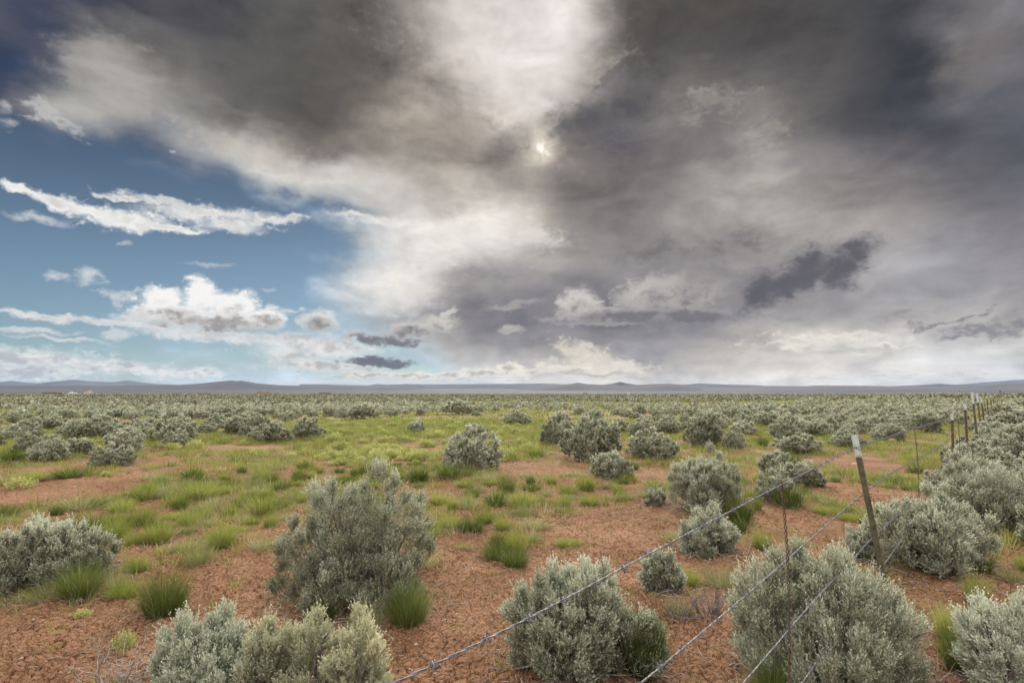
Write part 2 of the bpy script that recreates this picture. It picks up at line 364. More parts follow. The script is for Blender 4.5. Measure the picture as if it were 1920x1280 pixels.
# rifts in the deck on the right
cloud([(1345,195,60,18,-15),(1320,175,30,9,0),(1440,245,32,20,-30),(1420,285,16,8,-40)], (186,180,170), (164,158,150), .6, 2.2, 1.6, grain=2.0)
cloud([(1850,110,70,60,-50)], (124,119,117), (120,116,115), .5, 1.6, 1.4)

# everywhere the photograph does not look: unseen broken cloud, made extra bright to light the ground and shrubs
gen_n = noise(D, 2.6, 5, 0.6, dim='3D')
gen = mixc(smooth(gen_n, 0.33, 0.5), sky.outputs[0], rgb((252, 250, 247), 17.0))
gm_ = N.new('ShaderNodeMix'); gm_.data_type = 'RGBA'; gm_.blend_type = 'MULTIPLY'; gm_.inputs[0].default_value = 1.0
L.new(gen, gm_.inputs[6]); up = smooth(el, 0, 65, 0.45, 1.75)
uc = N.new('ShaderNodeCombineColor')
for i_ in range(3): L.new(up, uc.inputs[i_])
L.new(uc.outputs[0], gm_.inputs[7]); gen = gm_.outputs[2]      # brightest overhead, graded to deepen the shade under the shrubs
out_az = smooth(math_n('ABSOLUTE', az), 46, 62)
out_el = smooth(el, 36, 50)
outside = math_n('MAXIMUM', out_az, out_el)

# the sun's place behind the thin cloud
sd = vec_n('DISTANCE', vec_n('MULTIPLY_ADD', warp_puff, (2.2, 2.2, 0), P), (SUN_AZ + 0.1, SUN_EL, 1))
sd0 = vec_n('DISTANCE', P, (SUN_AZ, SUN_EL, 1))
core_s = smooth(math_n('MULTIPLY_ADD', math_n('SUBTRACT', fine, 0.5), 0.7, sd), 0.75, 0.0)
halo = math_n('POWER', smooth(sd, 3.6, 0.0), 2.4)
cur = mixc(math_n('MULTIPLY', halo, 0.7), cur, rgb((250, 238, 220)))
cur = mixc(core_s, cur, rgb((255, 252, 246), 11.0))

# below the horizon
cur = mixc(smooth(el, -0.3, -1.5), cur, rgb((150, 140, 125)))

bg = N.new('ShaderNodeBackground'); bg.inputs['Strength'].default_value = 0.1
L.new(cur, bg.inputs['Color'])
bg2 = N.new('ShaderNodeBackground'); bg2.inputs['Strength'].default_value = 0.1
L.new(mixc(smooth(el, -0.3, -1.5), gen, rgb((150, 140, 125))), bg2.inputs['Color'])
ms = N.new('ShaderNodeMixShader'); L.new(outside, ms.inputs[0]); L.new(bg.outputs[0], ms.inputs[1]); L.new(bg2.outputs[0], ms.inputs[2])
wo = N.new('ShaderNodeOutputWorld'); L.new(ms.outputs[0], wo.inputs[0])
scene.world = world
world.cycles.sampling_method = 'MANUAL'
world.cycles.sample_map_resolution = 1024

# ------------------------------------------------------------ sun, softened by the cloud in front of it
sun_data = bpy.data.lights.new('sun', 'SUN')
sun_data.energy = 4.0
sun_data.angle = R(9)
sun_data.color = (1.0, 0.95, 0.86)
sun = bpy.data.objects.new('sun', sun_data)
col.objects.link(sun)
sun.rotation_euler = (math.pi / 2 - R(SUN_EL), 0, math.pi - R(SUN_AZ))


# ============================================================ helpers
def hash2(ix, iy, seed=0):
    h = (ix.astype(np.int64) * 374761393 + iy.astype(np.int64) * 668265263 + seed * 1442695041) & 0xFFFFFFFF
    h = ((h ^ (h >> 13)) * 1274126177) & 0xFFFFFFFF
    h = ((h ^ (h >> 16)) * 2246822519) & 0xFFFFFFFF
    return ((h ^ (h >> 15)) & 0xFFFFFF) / float(0xFFFFFF)


def vnoise(x, y, seed=0):
    ix, iy = np.floor(x), np.floor(y)
    fx, fy = x - ix, y - iy
    fx = fx * fx * (3 - 2 * fx); fy = fy * fy * (3 - 2 * fy)
    a, b = hash2(ix, iy, seed), hash2(ix + 1, iy, seed)
    c, d = hash2(ix, iy + 1, seed), hash2(ix + 1, iy + 1, seed)
    return (a * (1 - fx) + b * fx) * (1 - fy) + (c * (1 - fx) + d * fx) * fy


def fbm(x, y, octaves=4, seed=0, gain=0.5):
    s = 0.0; a = 1.0; t = 0.0
    for o in range(octaves):
        s = s + a * (vnoise(x * 2 ** o + 17.3 * o, y * 2 ** o - 9.1 * o, seed + o) - 0.5)
        t += a; a *= gain
    return s / t * 2


def voronoi_edge(x, y, seed=0):
    ix, iy = np.floor(x), np.floor(y)
    d1 = np.full(x.shape, 9.0); d2 = np.full(x.shape, 9.0)
    for i in (-1, 0, 1):
        for j in (-1, 0, 1):
            cx, cy = ix + i, iy + j
            px = cx + 0.1 + 0.8 * hash2(cx, cy, seed); py = cy + 0.1 + 0.8 * hash2(cx, cy, seed + 7)
            d = np.hypot(px - x, py - y)
            n1 = np.minimum(d, d1); d2 = np.minimum(np.maximum(d, d1), d2); d1 = n1
    return d2 - d1, d1


def mesh_from(name, V, F, mats=(), smooth=False, midx=None):
    """V (n,3); F list of int arrays (m,k) with any k"""
    V = np.asarray(V, dtype=np.float32)
    if isinstance(F, np.ndarray): F = [F]
    F = [np.asarray(f, dtype=np.int32) for f in F if len(f)]
    me = bpy.data.meshes.new(name)
    me.vertices.add(len(V)); me.vertices.foreach_set('co', V.ravel())
    loops = np.concatenate([f.ravel() for f in F])
    tot = np.concatenate([np.full(len(f), f.shape[1], dtype=np.int32) for f in F])
    start = np.concatenate([[0], np.cumsum(tot)[:-1]]).astype(np.int32)
    me.loops.add(len(loops)); me.loops.foreach_set('vertex_index', loops)
    me.polygons.add(len(tot)); me.polygons.foreach_set('loop_start', start)
    if midx is not None: me.polygons.foreach_set('material_index', np.asarray(midx, dtype=np.int32))
    me.update(calc_edges=True)
    me.polygons.foreach_set('use_smooth', np.full(len(tot), bool(smooth)))
    for m in mats: me.materials.append(m)
    return me


def obj(name, me, parent=None, loc=None):
    o = bpy.data.objects.new(name, me); col.objects.link(o)
    if parent is not None: o.parent = parent
    if loc is not None: o.location = loc
    return o


def tag(o, label=None, cat=None, group=None, kind=None):
    if label: o['label'] = label
    if cat: o['category'] = cat
    if group: o['group'] = group
    if kind: o['kind'] = kind
    return o


def empty(name, loc, rz=0.0):
    o = bpy.data.objects.new(name, None); col.objects.link(o)
    o.location = loc; o.rotation_euler = (0, 0, rz); o.empty_display_size = 0.2
    return o


class MB:
    """collects simple shapes into one mesh"""
    def __init__(s): s.V = []; s.F = {}; s.n = 0
    def add(s, V, F):
        V = np.asarray(V, dtype=float)
        for f in F: s.F.setdefault(len(f), []).append([i + s.n for i in f])
        s.V.append(V); s.n += len(V)
    def box(s, x0, x1, y0, y1, z0, z1):
        s.add([(x0, y0, z0), (x1, y0, z0), (x1, y1, z0), (x0, y1, z0), (x0, y0, z1), (x1, y0, z1), (x1, y1, z1), (x0, y1, z1)],
              [(0, 3, 2, 1), (4, 5, 6, 7), (0, 1, 5, 4), (1, 2, 6, 5), (2, 3, 7, 6), (3, 0, 4, 7)])
    def tube(s, pts, rad, k=6, cap=True):
        pts = np.asarray(pts, dtype=float); n = len(pts)
        rad = np.broadcast_to(np.asarray(rad, dtype=float), (n,))
        t = np.gradient(pts, axis=0); t /= np.linalg.norm(t, axis=1)[:, None] + 1e-12
        ref = np.array([0.0, 0.0, 1.0]) if abs(t[0][2]) < 0.9 else np.array([1.0, 0, 0])
        a = np.cross(t, ref); a /= np.linalg.norm(a, axis=1)[:, None] + 1e-12
        b = np.cross(t, a)
        ang = np.linspace(0, 2 * math.pi, k, endpoint=False)
        ring = pts[:, None] + rad[:, None, None] * (a[:, None] * np.cos(ang)[None, :, None] + b[:, None] * np.sin(ang)[None, :, None])
        V = ring.reshape(-1, 3)
        F = [(i * k + j, i * k + (j + 1) % k, (i + 1) * k + (j + 1) % k, (i + 1) * k + j) for i in range(n - 1) for j in range(k)]
        s.add(V, F)
        if cap:
            s.F.setdefault(k, []).append([s.n - len(V) + j for j in range(k)][::-1])
            s.F.setdefault(k, []).append([s.n - k + j for j in range(k)])
    def prism(s, outline, z0, z1, top_scale=1.0):
        o = np.asarray(outline, dtype=float); k = len(o)
        V = np.vstack([np.c_[o, np.full(k, z0)], np.c_[o * top_scale, np.full(k, z1)]])
        F = [(j, (j + 1) % k, k + (j + 1) % k, k + j) for j in range(k)]
        F += [tuple(range(k))[::-1], tuple(range(k, 2 * k))]
        s.add(V, F)
    def mesh(s, name, mats, smooth=False):
        return mesh_from(name, np.vstack(s.V), [np.array(f) for f in s.F.values()], mats, smooth)


# ============================================================ materials
def material(name, build):
    m = bpy.data.materials.new(name); m.use_nodes = True
    t = m.node_tree; t.nodes.clear()
    out = t.nodes.new('ShaderNodeOutputMaterial')
    build(t, t.nodes, t.links, out)
    return m


def ramp_node(n, l, fac, stops):
    r = n.new('ShaderNodeValToRGB'); e = r.color_ramp.elements
    while len(e) < len(stops): e.new(0.5)
    for k, (p, c) in enumerate(stops): e[k].position = p; e[k].color = (*c, 1)
    l.new(fac, r.inputs[0]); return r.outputs[0]


def nz(n, l, vec, scale, detail=4, rough=0.55, dim='3D'):
    t = n.new('ShaderNodeTexNoise'); t.noise_dimensions = dim
    t.inputs['Scale'].default_value = scale; t.inputs['Detail'].default_value = detail; t.inputs['Roughness'].default_value = rough
    if vec is not None: l.new(vec, t.inputs['Vector'])
    return t.outputs['Fac']


def mul_col(n, l, a, b, f=1.0, mode='MULTIPLY'):
    m = n.new('ShaderNodeMix'); m.data_type = 'RGBA'; m.blend_type = mode
    if isinstance(f, (int, float)): m.inputs[0].default_value = f
    else: l.new(f, m.inputs[0])
    for k, v in ((6, a), (7, b)):
        if isinstance(v, tuple): m.inputs[k].default_value = (*v, 1)
        else: l.new(v, m.inputs[k])
    return m.outputs[2]


def simple_mat(name, c1, c2, scale=20, rough=0.8, metal=0.0, bump=0.0):
    def b(t, n, l, out):
        tc = n.new('ShaderNodeTexCoord')
        f = nz(n, l, tc.outputs['Object'], scale, 5, 0.6)
        c = ramp_node(n, l, f, [(0.35, c1), (0.65, c2)])
        p = n.new('ShaderNodeBsdfPrincipled'); l.new(c, p.inputs['Base Color'])
        p.inputs['Roughness'].default_value = rough; p.inputs['Metallic'].default_value = metal
        if bump:
            bp = n.new('ShaderNodeBump'); bp.inputs['Strength'].default_value = bump; bp.inputs['Distance'].default_value = 0.002
            l.new(f, bp.inputs['Height']); l.new(bp.outputs[0], p.inputs['Normal'])
        l.new(p.outputs[0], out.inputs[0])
    return material(name, b)


def leaf_mat(name, stops, trans=0.25, spread=0.35, lowf=2.5, hue_by_object=0.12):
    """colour differs leaf by leaf, clump by clump and plant by plant"""
    def b(t, n, l, out):
        tc = n.new('ShaderNodeTexCoord'); gm = n.new('ShaderNodeNewGeometry'); oi = n.new('ShaderNodeObjectInfo')
        f = nz(n, l, gm.outputs['Position'], lowf, 3)
        a = n.new('ShaderNodeMath'); a.operation = 'MULTIPLY_ADD'
        l.new(gm.outputs['Random Per Island'], a.inputs[0]); a.inputs[1].default_value = spread; l.new(f, a.inputs[2])
        s = n.new('ShaderNodeMath'); s.operation = 'MULTIPLY_ADD'
        l.new(oi.outputs['Random'], s.inputs[0]); s.inputs[1].default_value = hue_by_object; l.new(a.outputs[0], s.inputs[2])
        s2 = n.new('ShaderNodeMath'); s2.operation = 'SUBTRACT'; l.new(s.outputs[0], s2.inputs[0]); s2.inputs[1].default_value = (spread + hue_by_object) / 2
        c = ramp_node(n, l, s2.outputs[0], stops)
        d = n.new('ShaderNodeBsdfDiffuse'); tr = n.new('ShaderNodeBsdfTranslucent'); mx = n.new('ShaderNodeMixShader')
        l.new(c, d.inputs[0]); l.new(c, tr.inputs[0]); mx.inputs[0].default_value = trans
        l.new(d.outputs[0], mx.inputs[1]); l.new(tr.outputs[0], mx.inputs[2]); l.new(mx.outputs[0], out.inputs[0])
    return material(name, b)


M = {}
M['sage'] = leaf_mat('sagebrush_leaves', [(0.25, (.18, .185, .115)), (0.45, (.31, .32, .215)), (0.6, (.44, .45, .32)), (0.8, (.58, .585, .44))], trans=.15, spread=.5)
M['sage_mid'] = leaf_mat('sagebrush_farther', [(0.25, (.18, .185, .115)), (0.45, (.33, .335, .225)), (0.6, (.48, .485, .35)), (0.8, (.64, .64, .49))], trans=.15, spread=.6)
M['sage_tip'] = leaf_mat('sagebrush_pale_tips', [(0.25, (.38, .39, .27)), (0.5, (.56, .57, .42)), (0.8, (.74, .74, .58))], trans=.15)  # paler leaves at the sprig ends, more of them higher in the crown
M['sage_mint'] = leaf_mat('pale_mint_sagebrush', [(0.25, (.36, .40, .28)), (0.5, (.52, .56, .41)), (0.8, (.68, .71, .55))], trans=.15, spread=.5)
M['sage_cream'] = leaf_mat('sagebrush_cream_tips', [(0.25, (.36, .37, .23)), (0.5, (.58, .56, .36)), (0.8, (.80, .74, .48))])
M['sage_far'] = leaf_mat('distant_sagebrush', [(0.2, (.09, .088, .055)), (0.45, (.22, .215, .14)), (0.85, (.52, .50, .38))], lowf=0.5, spread=.8)
M['bark'] = simple_mat('sage_bark', (.12, .09, .08), (.32, .26, .235), 30, 0.95)
M['dead'] = simple_mat('dead_wood', (.20, .165, .14), (.42, .36, .32), 30, 0.95)
M['grass'] = leaf_mat('green_grass', [(0.25, (.16, .20, .034)), (0.5, (.28, .32, .062)), (0.8, (.44, .44, .14))], trans=.35, lowf=1.2)
M['grass_dark'] = leaf_mat('deep_green_grass', [(0.25, (.065, .095, .018)), (0.5, (.12, .16, .034)), (0.8, (.22, .25, .07))], trans=.35)
M['grass_pale'] = leaf_mat('pale_grass', [(0.25, (.20, .23, .075)), (0.5, (.31, .33, .13)), (0.8, (.50, .45, .25))], trans=.3, spread=.6)
M['straw'] = leaf_mat('dry_straw', [(0.25, (.22, .17, .11)), (0.5, (.38, .30, .20)), (0.8, (.55, .46, .33))], trans=.2, spread=.6)
M['forb'] = leaf_mat('yellow_green_forb', [(0.25, (.28, .31, .09)), (0.5, (.44, .46, .16)), (0.8, (.62, .60, .26))], trans=.25)
M['soil_clod'] = simple_mat('soil_clod', (.27, .14, .08), (.42, .24, .155), 25, 1.0)
M['stone'] = simple_mat('pale_stone', (.34, .27, .22), (.48, .40, .34), 20, 0.9)
M['post'] = simple_mat('post_paint', (.085, .085, .055), (.20, .165, .105), 9, 0.5, 0.3)
M['post_rust'] = simple_mat('post_rust', (.10, .05, .035), (.19, .115, .08), 25, 0.75, 0.2)
M['cap'] = simple_mat('white_post_paint', (.50, .55, .53), (.72, .74, .72), 45, 0.55, 0.1)
M['wire'] = simple_mat('galvanised_wire', (.10, .10, .11), (.25, .25, .27), 60, 0.5, 0.65)
M['wire_rust'] = simple_mat('rusty_wire', (.07, .045, .035), (.16, .10, .075), 60, 0.8, 0.3)


# ============================================================ ground
def ground_low(x, y):
    r = np.hypot(x, y)
    h = 0.10 * fbm(x * 0.25, y * 0.25, 3, 3) * np.clip(r / 5, 0.25, 1) + 0.05 * fbm(x * 0.9, y * 0.9, 3, 11)
    h = h + np.clip((r - 30) / 200, 0, 1) * 0.9 * fbm(x * 0.012, y * 0.012, 3, 21)
    # a gentle rise to the right beyond the fence
    h = h + 1.0 * np.exp(-(((x - 62) / 30.0) ** 2 + ((y - 70) / 32.0) ** 2))
    h = h + np.clip((r - 4500) / 1000, 0, None) * 10.0 + np.clip((r - 5000) / 9000, 0, 1) * 40 * fbm(x * 3e-4, y * 3e-4, 3, 5)
    return h


def ground_fine(x, y):
    big = fbm(x * 1.7, y * 1.7, 3, 31)
    wx = x + 0.035 * fbm(x * 9, y * 9, 2, 41); wy = y + 0.035 * fbm(x * 9 + 50, y * 9, 2, 43)
    e1, d1 = voronoi_edge(wx / 0.105, wy / 0.085, 1)
    e2, d2 = voronoi_edge(wx / 0.043, wy / 0.043, 5)
    k1 = np.clip(0.8 + 1.5 * big, 0.25, 1.3)
    h = -0.026 * k1 * np.exp(-(e1 / 0.05) ** 2)
    h += -0.008 * np.exp(-(e2 / 0.11) ** 2) * np.clip(0.5 - 1.6 * big, 0.1, 1.2)
    h += 0.026 * fbm(x * 11, y * 11, 5, 51, .62) + 0.022 * np.clip(fbm(x * 2.6, y * 2.6, 3, 57), 0, 1) * np.abs(fbm(x * 30, y * 30, 3, 58)) * 3 + 0.002 * (1 - d1)
    h += 0.020 * np.abs(fbm(x * 4.3, y * 4.3, 3, 61))
    return h


def gh(x, y):
    x = np.atleast_1d(np.asarray(x, float)); y = np.atleast_1d(np.asarray(y, float))
    return float(ground_low(x, y)[0])


def on_ground(px, py):
    """where the line of sight through a photograph position meets the ground"""
    d = ray(px, py)
    t = EYE / max(-d[2], 1e-5)
    for _ in range(4):
        p = d * t
        t = (EYE - gh(p[0], p[1])) / max(-d[2], 1e-5)
    p = d * t
    return p[0], p[1], gh(p[0], p[1])


a_in = np.arange(-R(56), R(56), 0.0018)
a_out = np.linspace(R(56), 2 * math.pi - R(56), 70)
angs = np.concatenate([a_in, a_out[:-1]])
radii = np.concatenate([[0.02, 0.2, 0.4, 0.6], np.exp(np.arange(math.log(0.8), math.log(2.2), 0.012)), np.exp(np.concatenate([np.arange(math.log(2.2), math.log(10), 0.0024), np.arange(math.log(10), math.log(14), 0.006)])),
                        np.exp(np.arange(math.log(14), math.log(150), 0.02)), np.exp(np.arange(math.log(150), math.log(36500), 0.07))])
A, RR = np.meshgrid(angs, radii)
X, Y = RR * np.sin(A), RR * np.cos(A)
Z = ground_low(X, Y)
nr = int((radii < 16).sum())
Z[:nr] += ground_fine(X[:nr], Y[:nr]) * np.clip((16 - RR[:nr]) / 3, 0, 1)
na = len(angs)
ii, jj = np.meshgrid(np.arange(len(radii) - 1), np.arange(na), indexing='ij')
j2 = (jj + 1) % na
F = np.stack([ii * na + jj, (ii + 1) * na + jj, (ii + 1) * na + j2, ii * na + j2], -1).reshape(-1, 4)


def ground_mat(t, n, l, out):
    gm = n.new('ShaderNodeNewGeometry'); pos = gm.outputs['Position']
    ln = n.new('ShaderNodeVectorMath'); ln.operation = 'LENGTH'; l.new(pos, ln.inputs[0]); dist = ln.outputs['Value']

    def rng(a, b, v=dist):
        m = n.new('ShaderNodeMapRange'); m.interpolation_type = 'SMOOTHSTEP'
        m.inputs[1].default_value = a; m.inputs[2].default_value = b; l.new(v, m.inputs[0]); return m.outputs[0]
    f1 = nz(n, l, pos, 0.9, 6, 0.6); f2 = nz(n, l, pos, 22, 6, 0.65)
    soil = ramp_node(n, l, f1, [(0.3, (.20, .099, .051)), (0.5, (.27, .140, .073)), (0.72, (.375, .21, .122))])
    soil = mul_col(n, l, soil, ramp_node(n, l, f2, [(0.3, (.62, .60, .58)), (0.7, (1.2, 1.2, 1.2))]))
    # thin litter and seedlings between the tufts further out
    g1 = nz(n, l, pos, 0.55, 7, 0.68)
    green = ramp_node(n, l, nz(n, l, pos, 3.0, 6, 0.75), [(0.3, (.14, .155, .045)), (0.55, (.22, .235, .08)), (0.75, (.33, .30, .15))])
    cov = n.new('ShaderNodeMath'); cov.operation = 'MULTIPLY'; l.new(rng(0.44, 0.56, g1), cov.inputs[0]); l.new(rng(10, 36), cov.inputs[1])
    c = mul_col(n, l, soil, green, cov.outputs[0], 'MIX')
    far = ramp_node(n, l, nz(n, l, pos, 0.05, 8, 0.75), [(0.3, (.10, .115, .06)), (0.5, (.165, .175, .10)), (0.7, (.23, .24, .15))])
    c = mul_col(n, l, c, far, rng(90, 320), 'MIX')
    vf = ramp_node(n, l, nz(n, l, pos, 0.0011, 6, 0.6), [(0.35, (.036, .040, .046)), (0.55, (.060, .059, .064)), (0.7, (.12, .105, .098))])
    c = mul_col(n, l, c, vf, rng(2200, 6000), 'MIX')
    # a pale field far out on the left
    sx = n.new('ShaderNodeSeparateXYZ'); l.new(pos, sx.inputs[0])
    m1 = n.new('ShaderNodeMath'); m1.operation = 'MULTIPLY'
    l.new(rng(1500, 1900), m1.inputs[0]); l.new(rng(-700, -1900, sx.outputs[0]), m1.inputs[1])
    m2 = n.new('ShaderNodeMath'); m2.operation = 'MULTIPLY'; l.new(m1.outputs[0], m2.inputs[0]); l.new(rng(4600, 4000), m2.inputs[1])
    c = mul_col(n, l, c, (.55, .50, .36), m2.outputs[0], 'MIX')
    p = n.new('ShaderNodeBsdfPrincipled'); p.inputs['Roughness'].default_value = 0.95
    p.inputs['Specular IOR Level'].default_value = 0.2
    l.new(c, p.inputs['Base Color'])
    b = n.new('ShaderNodeBump'); b.inputs['Distance'].default_value = 0.014; b.inputs['Strength'].default_value = 0.9
    l.new(nz(n, l, pos, 60, 6, 0.75), b.inputs['Height'])
    wv = n.new('ShaderNodeTexNoise'); wv.inputs['Scale'].default_value = 7; wv.inputs['Detail'].default_value = 3; l.new(pos, wv.inputs['Vector'])
    wm = n.new('ShaderNodeVectorMath'); wm.operation = 'MULTIPLY_ADD'; l.new(wv.outputs['Color'], wm.inputs[0]); wm.inputs[1].default_value = (.10, .10, 0); l.new(pos, wm.inputs[2])
    prev = b.outputs[0]
    for sc, wd_, dd in ((12.0, .045, .016), (27.0, .06, .008)):
        vo = n.new('ShaderNodeTexVoronoi'); vo.voronoi_dimensions = '2D'; vo.feature = 'DISTANCE_TO_EDGE'; vo.inputs['Scale'].default_value = sc
        l.new(wm.outputs[0], vo.inputs['Vector'])
        b2 = n.new('ShaderNodeBump'); b2.inputs['Distance'].default_value = dd; b2.inputs['Strength'].default_value = 1.0
        l.new(rng(0.0, wd_, vo.outputs['Distance']), b2.inputs['Height']); l.new(prev, b2.inputs['Normal']); prev = b2.outputs[0]
    l.new(prev, p.inputs['Normal'])
    l.new(p.outputs[0], out.inputs[0])


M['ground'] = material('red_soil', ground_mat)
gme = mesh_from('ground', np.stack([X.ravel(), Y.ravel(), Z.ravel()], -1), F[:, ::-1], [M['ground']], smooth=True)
tag(obj('ground', gme), kind='structure')

# ============================================================ hills
HCOL = simple_mat('juniper_cloud_shade', (.012, .014, .016), (.034, .033, .034), 0.0012, 1.0)  # juniper tone darkened further: cloud shade is put into the colour
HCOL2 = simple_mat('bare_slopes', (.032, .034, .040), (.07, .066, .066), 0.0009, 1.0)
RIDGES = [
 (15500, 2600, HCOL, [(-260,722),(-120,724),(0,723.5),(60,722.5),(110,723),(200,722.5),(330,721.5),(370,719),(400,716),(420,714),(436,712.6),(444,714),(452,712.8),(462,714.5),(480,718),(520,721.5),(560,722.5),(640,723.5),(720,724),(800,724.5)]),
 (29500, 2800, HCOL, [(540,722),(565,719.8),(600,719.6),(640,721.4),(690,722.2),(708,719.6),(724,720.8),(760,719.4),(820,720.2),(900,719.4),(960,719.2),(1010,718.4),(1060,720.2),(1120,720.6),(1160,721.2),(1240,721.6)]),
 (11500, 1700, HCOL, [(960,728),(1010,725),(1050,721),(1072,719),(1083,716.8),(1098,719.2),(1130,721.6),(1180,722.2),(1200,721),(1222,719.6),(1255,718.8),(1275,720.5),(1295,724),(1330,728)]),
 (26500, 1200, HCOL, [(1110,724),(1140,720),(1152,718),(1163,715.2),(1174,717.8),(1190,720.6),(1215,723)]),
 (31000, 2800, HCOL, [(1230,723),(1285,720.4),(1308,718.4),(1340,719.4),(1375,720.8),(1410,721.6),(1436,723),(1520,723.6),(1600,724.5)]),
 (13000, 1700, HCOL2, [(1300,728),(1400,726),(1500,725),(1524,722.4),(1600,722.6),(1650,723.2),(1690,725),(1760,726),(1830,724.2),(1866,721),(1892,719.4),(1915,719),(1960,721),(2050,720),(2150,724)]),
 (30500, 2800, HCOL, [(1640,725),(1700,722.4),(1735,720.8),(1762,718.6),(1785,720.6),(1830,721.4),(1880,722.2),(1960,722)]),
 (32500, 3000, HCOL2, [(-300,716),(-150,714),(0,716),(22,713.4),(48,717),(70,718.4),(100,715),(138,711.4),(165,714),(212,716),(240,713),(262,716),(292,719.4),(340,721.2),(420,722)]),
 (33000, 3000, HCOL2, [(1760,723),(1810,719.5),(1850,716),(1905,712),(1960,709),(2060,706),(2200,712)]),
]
for k, (dist, depth, mat, prof) in enumerate(RIDGES):
    aa = []; hh = []
    for px, py in prof:
        a, e = azel(px, py); aa.append(a); hh.append(math.tan(R(e)) * dist + EYE)
    az_s = np.linspace(aa[0], aa[-1], 260 if k != 3 else 60)
    hgt = np.interp(az_s, aa, hh)
    ts = np.linspace(-1, 1, 19)
    AZ, TT = np.meshgrid(az_s, ts)
    rr_ = dist + TT * depth
    xx, yy = rr_ * np.sin(np.radians(AZ)), rr_ * np.cos(np.radians(AZ))
    base = float(ground_low(np.array([0.0]), np.array([dist - depth]))[0]) - 30
    shape = np.maximum(1 - np.abs(TT) ** 1.25, 0)
    edge = np.clip(np.minimum(AZ - aa[0], aa[-1] - AZ) / 1.2, 0, 1)
    gull = fbm(xx * 9e-4, yy * 9e-4, 4, 70 + k)
    H = np.interp(AZ, aa, hh)
    zz = base + (H - base) * shape * (1 + 0.5 * gull * np.abs(TT) * (1 - np.abs(TT)) * 2) * (0.3 + 0.7 * edge) + 0.02 * (H - base) * fbm(xx * 3e-3, yy * 3e-3, 3, 90 + k)
    nn = len(az_s)
    i_, j_ = np.meshgrid(np.arange(18), np.arange(nn - 1), indexing='ij')
    Fh = np.stack([i_ * nn + j_, i_ * nn + j_ + 1, (i_ + 1) * nn + j_ + 1, (i_ + 1) * nn + j_], -1).reshape(-1, 4)
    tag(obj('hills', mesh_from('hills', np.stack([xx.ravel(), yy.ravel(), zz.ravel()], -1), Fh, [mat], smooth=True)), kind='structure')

# ============================================================ haze: the air between here and the mountains
def haze_mat(t, n, l, out):
    v = n.new('ShaderNodeVolumePrincipled')
    v.inputs['Color'].default_value = (0.42, 0.62, 1.0, 1); v.inputs['Density'].default_value = 0.65e-5
    v.inputs['Anisotropy'].default_value = 0.05
    l.new(v.outputs[0], out.inputs['Volume'])


mb = MB(); mb.box(-37000, 37000, -37000, 37000, -75, 900)
hz = obj('haze', mb.mesh('haze', [material('haze', haze_mat)]))
tag(hz, kind='stuff')

# ============================================================ far buildings on the plain
M['adobe'] = simple_mat('adobe_plaster', (.36, .22, .16), (.44, .28, .21), 0.3, 0.9)
M['pinkwall'] = simple_mat('pink_plaster', (.52, .38, .33), (.6, .46, .4), 0.3, 0.9)
M['redwall'] = simple_mat('red_brown_wall', (.20, .10, .08), (.28, .15, .12), 0.3, 0.9)
M['whitewall'] = simple_mat('white_wall', (.70, .69, .66), (.8, .79, .76), 0.3, 0.7)
M['roofw'] = simple_mat('pale_metal_roof', (.55, .55, .56), (.7, .7, .7), 0.3, 0.4, 0.2)
M['pane'] = simple_mat('window_glass', (.03, .035, .04), (.05, .055, .06), 1, 0.15)


def building(px, dist, w, dp, h, wall, roof, label, wings=()):
    u = ray(px, 738); a = math.atan2(u[0], u[1])
    x, y = dist * math.sin(a), dist * math.cos(a)
    e = empty('building', (x, y, gh(x, y)), -a)
    m = MB(); m.box(-w / 2, w / 2, 0, dp, -1, h)
    for (wx, ww, wh) in wings: m.box(wx - ww / 2, wx + ww / 2, 1.5, dp - 1.5, h, h + wh)
    obj('wall', m.mesh('wall', [wall]), e)
    m = MB(); m.box(-w / 2 - .4, w / 2 + .4, -.4, dp + .4, h, h + .5)
    for (wx, ww, wh) in wings: m.box(wx - ww / 2 - .3, wx + ww / 2 + .3, 1.2, dp - 1.2, h + wh, h + wh + .4)
    obj('roof', m.mesh('roof', [roof]), e)
    nw = max(2, int(w / 6))
    m0 = MB(); m0.box(-.7, .7, -.08, .02, 1.1, 2.3); me = m0.mesh('window', [M['pane']])
    for q in range(nw):
        obj('window', me, e, ((q + .5) / nw * w - w / 2, 0, 0))
    m = MB(); m.box(-.5, .5, -.1, .02, 0, 2.1)
    obj('door', m.mesh('door', [M['redwall']]), e, (w / 2 - 1.8, 0, 0))
    tag(e, label, 'building', 'houses far out on the plain')


building(98, 1400, 30, 12, 3.6, M['redwall'], M['redwall'], 'long dark reddish house far out on the plain, leftmost of the distant houses')
building(113, 1650, 12, 9, 5.0, M['pinkwall'], M['roofw'], 'small pale pink house just right of the leftmost long dark one')
building(137, 1700, 16, 10, 4.6, M['whitewall'], M['roofw'], 'whitish house between two pink houses on the far left plain', [(-3, 6, 2)])
building(166, 1750, 19, 12, 6.6, M['pinkwall'], M['pinkwall'], 'tallest pink plaster house on the far left plain', [(2, 8, 3)])
building(372, 1500, 50, 12, 3.6, M['redwall'], M['roofw'], 'long low red brown barn with a pale roof on the far plain')
building(494, 1300, 30, 14, 4.6, M['adobe'], M['adobe'], 'tan adobe house with stepped blocks below the twin-topped hill', [(-6, 9, 2.2), (8, 7, 1.4)])
building(519, 1450, 11, 9, 3.8, M['adobe'], M['adobe'], 'small tan adobe shed right beside the stepped adobe house')
building(609, 1400, 26, 11, 3.2, M['redwall'], M['redwall'], 'low dark reddish house standing alone right of the adobe houses')
